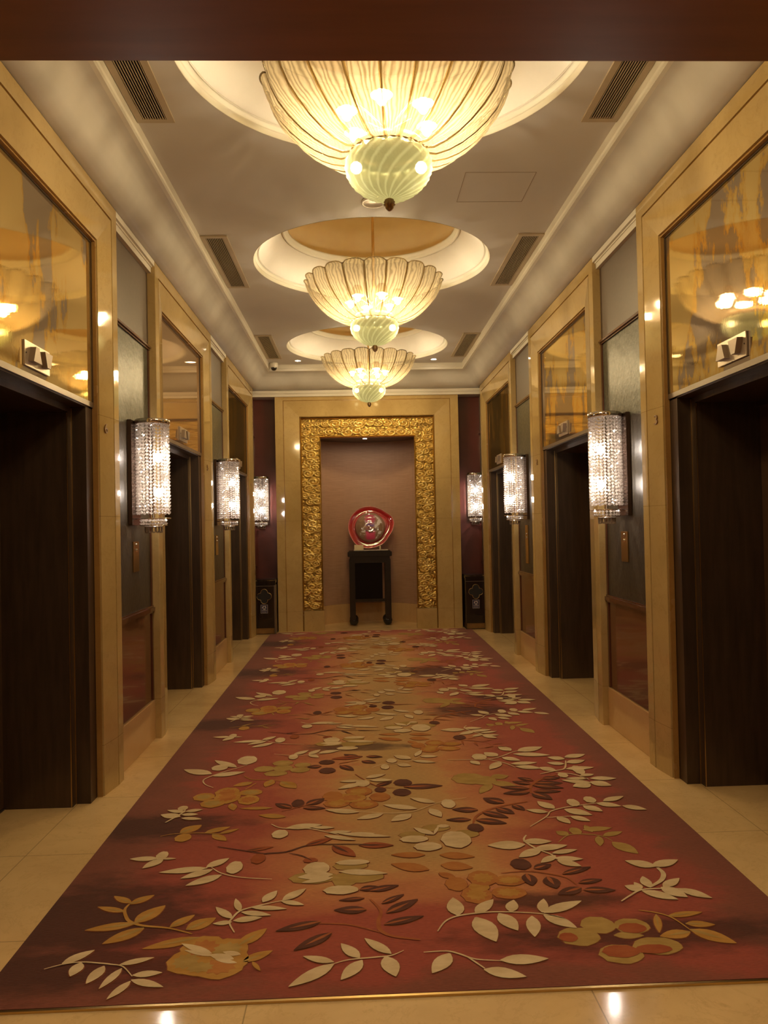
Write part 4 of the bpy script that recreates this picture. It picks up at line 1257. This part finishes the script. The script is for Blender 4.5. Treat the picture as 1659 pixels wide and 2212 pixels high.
def downlight(x, y, z, label, r=.035, lm='lamp_down'):
    e = empty('downlight', (x, y, z)); tag(e, label, 'downlight')
    bm = bmesh.new(); lathe(bm, [(r, .004), (r, -.003), (r+.012, -.004), (r+.014, .001)], 28); obj('trim_ring', bm, 'chrome', e, True)
    bm = bmesh.new(); rr = lathe(bm, [(r, -.001), (r*.5, -.0015)], 24); bm.faces.new(rr[1]); obj('lamp', bm, lm, e)
downlight(-.905, 10.165, ZC, 'small recessed downlight in the ceiling left of the far chandelier')
downlight(.895, 10.18, ZC, 'small recessed downlight in the ceiling right of the far chandelier')
downlight(-.03, 11.2, 2.714, 'small recessed spotlight in the ceiling of the niche', .03, 'lamp_niche')
bm = bmesh.new(); rr = lathe(bm, [(.085, .002), (.085, -.006), (.070, -.009), (.066, -.004), (.0, -.004)], 40)
e = obj('ceiling_speaker', bm, 'white_plastic', None, True); e.location = (-.012, 5.19, ZC); tag(e, 'round white speaker ring flush in the ceiling between two chandeliers', 'speaker')
e = empty('security_camera', (-1.235, 10.29, ZC)); tag(e, 'white dome security camera at the far left ceiling corner', 'camera')
bm = bmesh.new(); lathe(bm, [(0, .0), (.052, .0), (.056, -.012), (.056, -.050), (.046, -.062), (.040, -.064)], 28); obj('housing', bm, 'white_plastic', e, True)
bm = bmesh.new(); lathe(bm, [(.040, -.062), (.037, -.080), (.024, -.098), (.0, -.104)], 24); obj('dome_lens', bm, 'dome_black', e, True)
# ------------------------------------------------------------------ plant stand with dish
TX, TY = .008, 11.18
e = empty('display_stand', (TX, TY, 0)); tag(e, 'tall black lacquered display stand in the niche', 'stand')
def eb(nm, *a, mt='black_lacquer', **k): return obj(nm, B(*a, **k), mt, e)
eb('top_board', -.320, .320, -.02, .38, 1.000, 1.070, bev=.006)
eb('top_board', -.300, .300, 0, .36, 1.070, 1.084, bev=.003)
for xa, xb in ((-.300, -.218), (.218, .300)):
    for ya, yb in ((0, .082), (.278, .36)):
        bm = B(xa, xb, ya, yb, .02, .965, bev=.008); obj('leg', bm, 'black_lacquer', e)
eb('apron', -.29, .29, .005, .075, .955, 1.0)
eb('apron', -.222, .222, .010, .06, .905, .960)
eb('stretcher', -.222, .222, .012, .055, .345, .385)
eb('back_panel', -.222, .178, .02, .045, .38, .94, mt='black_panel')
for s in (-1, 1):
    for y in (.045, .315):
        bm = bmesh.new(); bmesh.ops.create_uvsphere(bm, u_segments=20, v_segments=12, radius=.066)
        for v in bm.verts:
            v.co.z = v.co.z*1.0+.066; v.co.y *= .72
        obj('scroll_foot', bm, 'black_lacquer', e, True).location = (s*.246, y, 0)
# dish
def dish():
    out = [(815, 270), (920, 290), (1010, 340), (1080, 390), (1108, 460), (1090, 540), (1040, 620), (990, 690), (900, 735), (840, 750), (750, 745), (660, 700), (610, 620), (580, 520), (590, 430), (640, 350), (720, 290)]
    pol = sorted([(math.atan2(-(y-515), x-830) % (2*PI), math.hypot(x-830, y-515)*.00130) for x, y in out])
    A = [p[0] for p in pol]; Rr = [p[1] for p in pol]
    AA = [a-2*PI for a in A]+A+[a+2*PI for a in A]
    ks = [0, .06, .15, .25, .36, .46, .55, .60, .64, .70, .78, .86, .93, .97, 1.0, .985]
    dz = [.085, .086, .088, .088, .083, .070, .050, .030, .006, -.004, -.006, -.004, .0, .004, .010, .022]
    bm = bmesh.new(); N = 96; rows = []; lay = bm.verts.layers.float.new('rad')
    c = bm.verts.new((0, -dz[0], 0)); c[lay] = 0
    for k, d in list(zip(ks, dz))[1:]:
        row = []
        for i in range(N):
            a = 2*PI*i/N; R = np.interp(a, AA, Rr*3)
            rr = k*R if k > .6 else k*(.33*(1-0)+0*R)
            if k <= .62: rr = k*.37
            v = bm.verts.new((rr*math.cos(a), -d if k < .62 else -d+.0, rr*math.sin(a))); v[lay] = k; row.append(v)
        rows.append(row)
    for i in range(N): bm.faces.new((c, rows[0][(i+1) % N], rows[0][i]))
    for a, b in zip(rows, rows[1:]):
        for i in range(N): bm.faces.new((a[i], a[(i+1) % N], b[(i+1) % N], b[i]))
    # back shell
    rb = []
    for k, d in ((.99, .02), (.7, .035), (.55, .02), (.3, -.01)):
        row = []
        for i in range(N):
            a = 2*PI*i/N; R = np.interp(a, AA, Rr*3); v = bm.verts.new((k*R*math.cos(a), d, k*R*math.sin(a))); v[lay] = .97; row.append(v)
        rb.append(row)
    for a, b in zip([rows[-1]]+rb, rb):
        for i in range(N): bm.faces.new((a[i], a[(i+1) % N], b[(i+1) % N], b[i]))
    bm.faces.new(rb[-1]); bmesh.ops.recalc_face_normals(bm, faces=bm.faces)
    o = obj('glass_dish', bm, 'dish_glass', None, True)
    o.location = (TX+.016, TY+.19, 1.084+.035+.297); o.rotation_euler = (-.10, 0, 0)
    tag(o, 'round red rimmed art glass dish standing upright on the black stand', 'dish')
dish()
e = empty('dish_rest', (TX+.02, TY+.14, 1.084)); tag(e, 'small pale plate rest with an upright peg holding the red dish', 'plate stand')
obj('rest_base', B(-.25, .25, -.09, .12, 0, .010, bev=.002), 'silver_plate', e)
obj('peg', B(.125, .145, -.045, -.028, .010, .070, bev=.003), 'card_cream', e); obj('peg', B(-.145, -.125, -.045, -.028, .010, .070, bev=.003), 'card_cream', e)
o = obj('name_card', B(-.067, .067, -.002, .002, 0, .076), 'card_cream'); o.location = (TX-.155, TY+.04, 1.094); tag(o, 'small blank looking cream card in front of the red dish', 'card')
# ------------------------------------------------------------------ litter bins
def bin_(x0, x1, label):
    y0 = 10.515; cx = (x0+x1)/2; hw = (x1-x0)/2
    e = empty('litter_bin', (cx, y0, 0)); tag(e, label, 'bin', 'litter bins either side of the niche')
    obj('body', B(-hw+.008, hw-.012, .004, .32, .085, .665, bev=.003), 'bin_black', e)
    obj('plinth', B(-hw+.016, hw-.02, .010, .31, .010, .085), 'marble_brown', e)
    obj('foot', B(-hw+.008, hw-.012, .02, .30, 0, .010), 'bin_hole', e)
    obj('top_slab', B(-hw, hw, -.012, .34, .690, .745, bev=.008), 'bin_black', e)
    obj('top_moulding', B(-hw+.004, hw-.006, -.004, .33, .665, .690, bev=.005), 'bin_black', e)
    obj('top_highlight_strip', B(-hw+.002, hw-.002, -.0145, -.010, .727, .735), 'chrome', e)  # chrome strip added for the bright highlight along the slab's front edge
    obj('corner_post', B(hw-.022, hw-.004, -.002, .32, .0, .665), 'brass_plate' if False else 'bronze_light', e)
    obj('trim_line', B(-hw+.006, hw-.02, -.001, .004, .652, .658), 'bronze_light', e)
    pts = []
    for k in range(4):
        c = (.052*math.cos(k*PI/2), .052*math.sin(k*PI/2))
        for j in range(-5, 6):
            a = k*PI/2+j*.33; pts.append((c[0]+.047*math.cos(a), -.001, c[1]+.047*math.sin(a)))
    z0 = .515
    bm = bmesh.new(); tube(bm, [(p[0], p[1], p[2]+z0) for p in pts], .0034, 6, True); obj('quatrefoil_rim', bm, 'brass_line', e, True).location = (-.004, 0, 0)
    bm = bmesh.new(); bm.faces.new([bm.verts.new((p[0], 0, p[2]+z0)) for p in pts]); 
    r = bmesh.ops.extrude_face_region(bm, geom=bm.faces[:])
    for v in r['geom']:
        if isinstance(v, bmesh.types.BMVert): v.co.y += .006
    obj('opening', bm, 'bin_hole', e).location = (-.004, -.0005, 0)
    st = obj('recycling_sticker', B(-.047, .047, 0, .002, -.058, .058), 'sticker_blue', e); st.location = (-.006, .0015, .345)
    bm = bmesh.new()
    for a in [(-.047, .047, .055, .058), (-.047, .047, -.058, -.055), (-.047, -.044, -.058, .058), (.044, .047, -.058, .058)]: box(bm, a[0], a[1], -.0015, 0, a[2], a[3])
    for k in range(3):
        a0 = PI/2+k*2*PI/3
        pp = [(.020*math.cos(a0+t), -.001, .020*math.sin(a0+t)+.018) for t in (.25, .55, .85, 1.15, 1.4)]
        for p, q in zip(pp, pp[1:]):
            d = Vector(q)-Vector(p); n_ = Vector((-d.z, 0, d.x)).normalized()*.0062
            vs = [bm.verts.new(Vector(p)+n_), bm.verts.new(Vector(q)+n_), bm.verts.new(Vector(q)-n_), bm.verts.new(Vector(p)-n_)]; bm.faces.new(vs)
        q = Vector(pp[-1]); d = (q-Vector(pp[-2])).normalized(); n_ = Vector((-d.z, 0, d.x))*.0115
        bm.faces.new([bm.verts.new(q+n_), bm.verts.new(q+d*.014), bm.verts.new(q-n_)])
    obj('sticker_mark', bm, 'sticker_white', st)
    mw = Matrix.Translation((0, -.0012, -.022)) @ Matrix.Rotation(PI/2, 4, 'X'); text_obj('sticker_text', '\u53ef\u56de\u6536\u7269', .017, 'sticker_white', mw, st, .0002)
    mw = Matrix.Translation((0, -.0012, -.042)) @ Matrix.Rotation(PI/2, 4, 'X'); text_obj('sticker_text', 'Recyclable', .014, 'sticker_white', mw, st, .0002)
bin_(-1.592, -1.288, 'black litter bin with recycling sticker left of the niche')
bin_(1.294, 1.592, 'black litter bin with recycling sticker right of the niche')
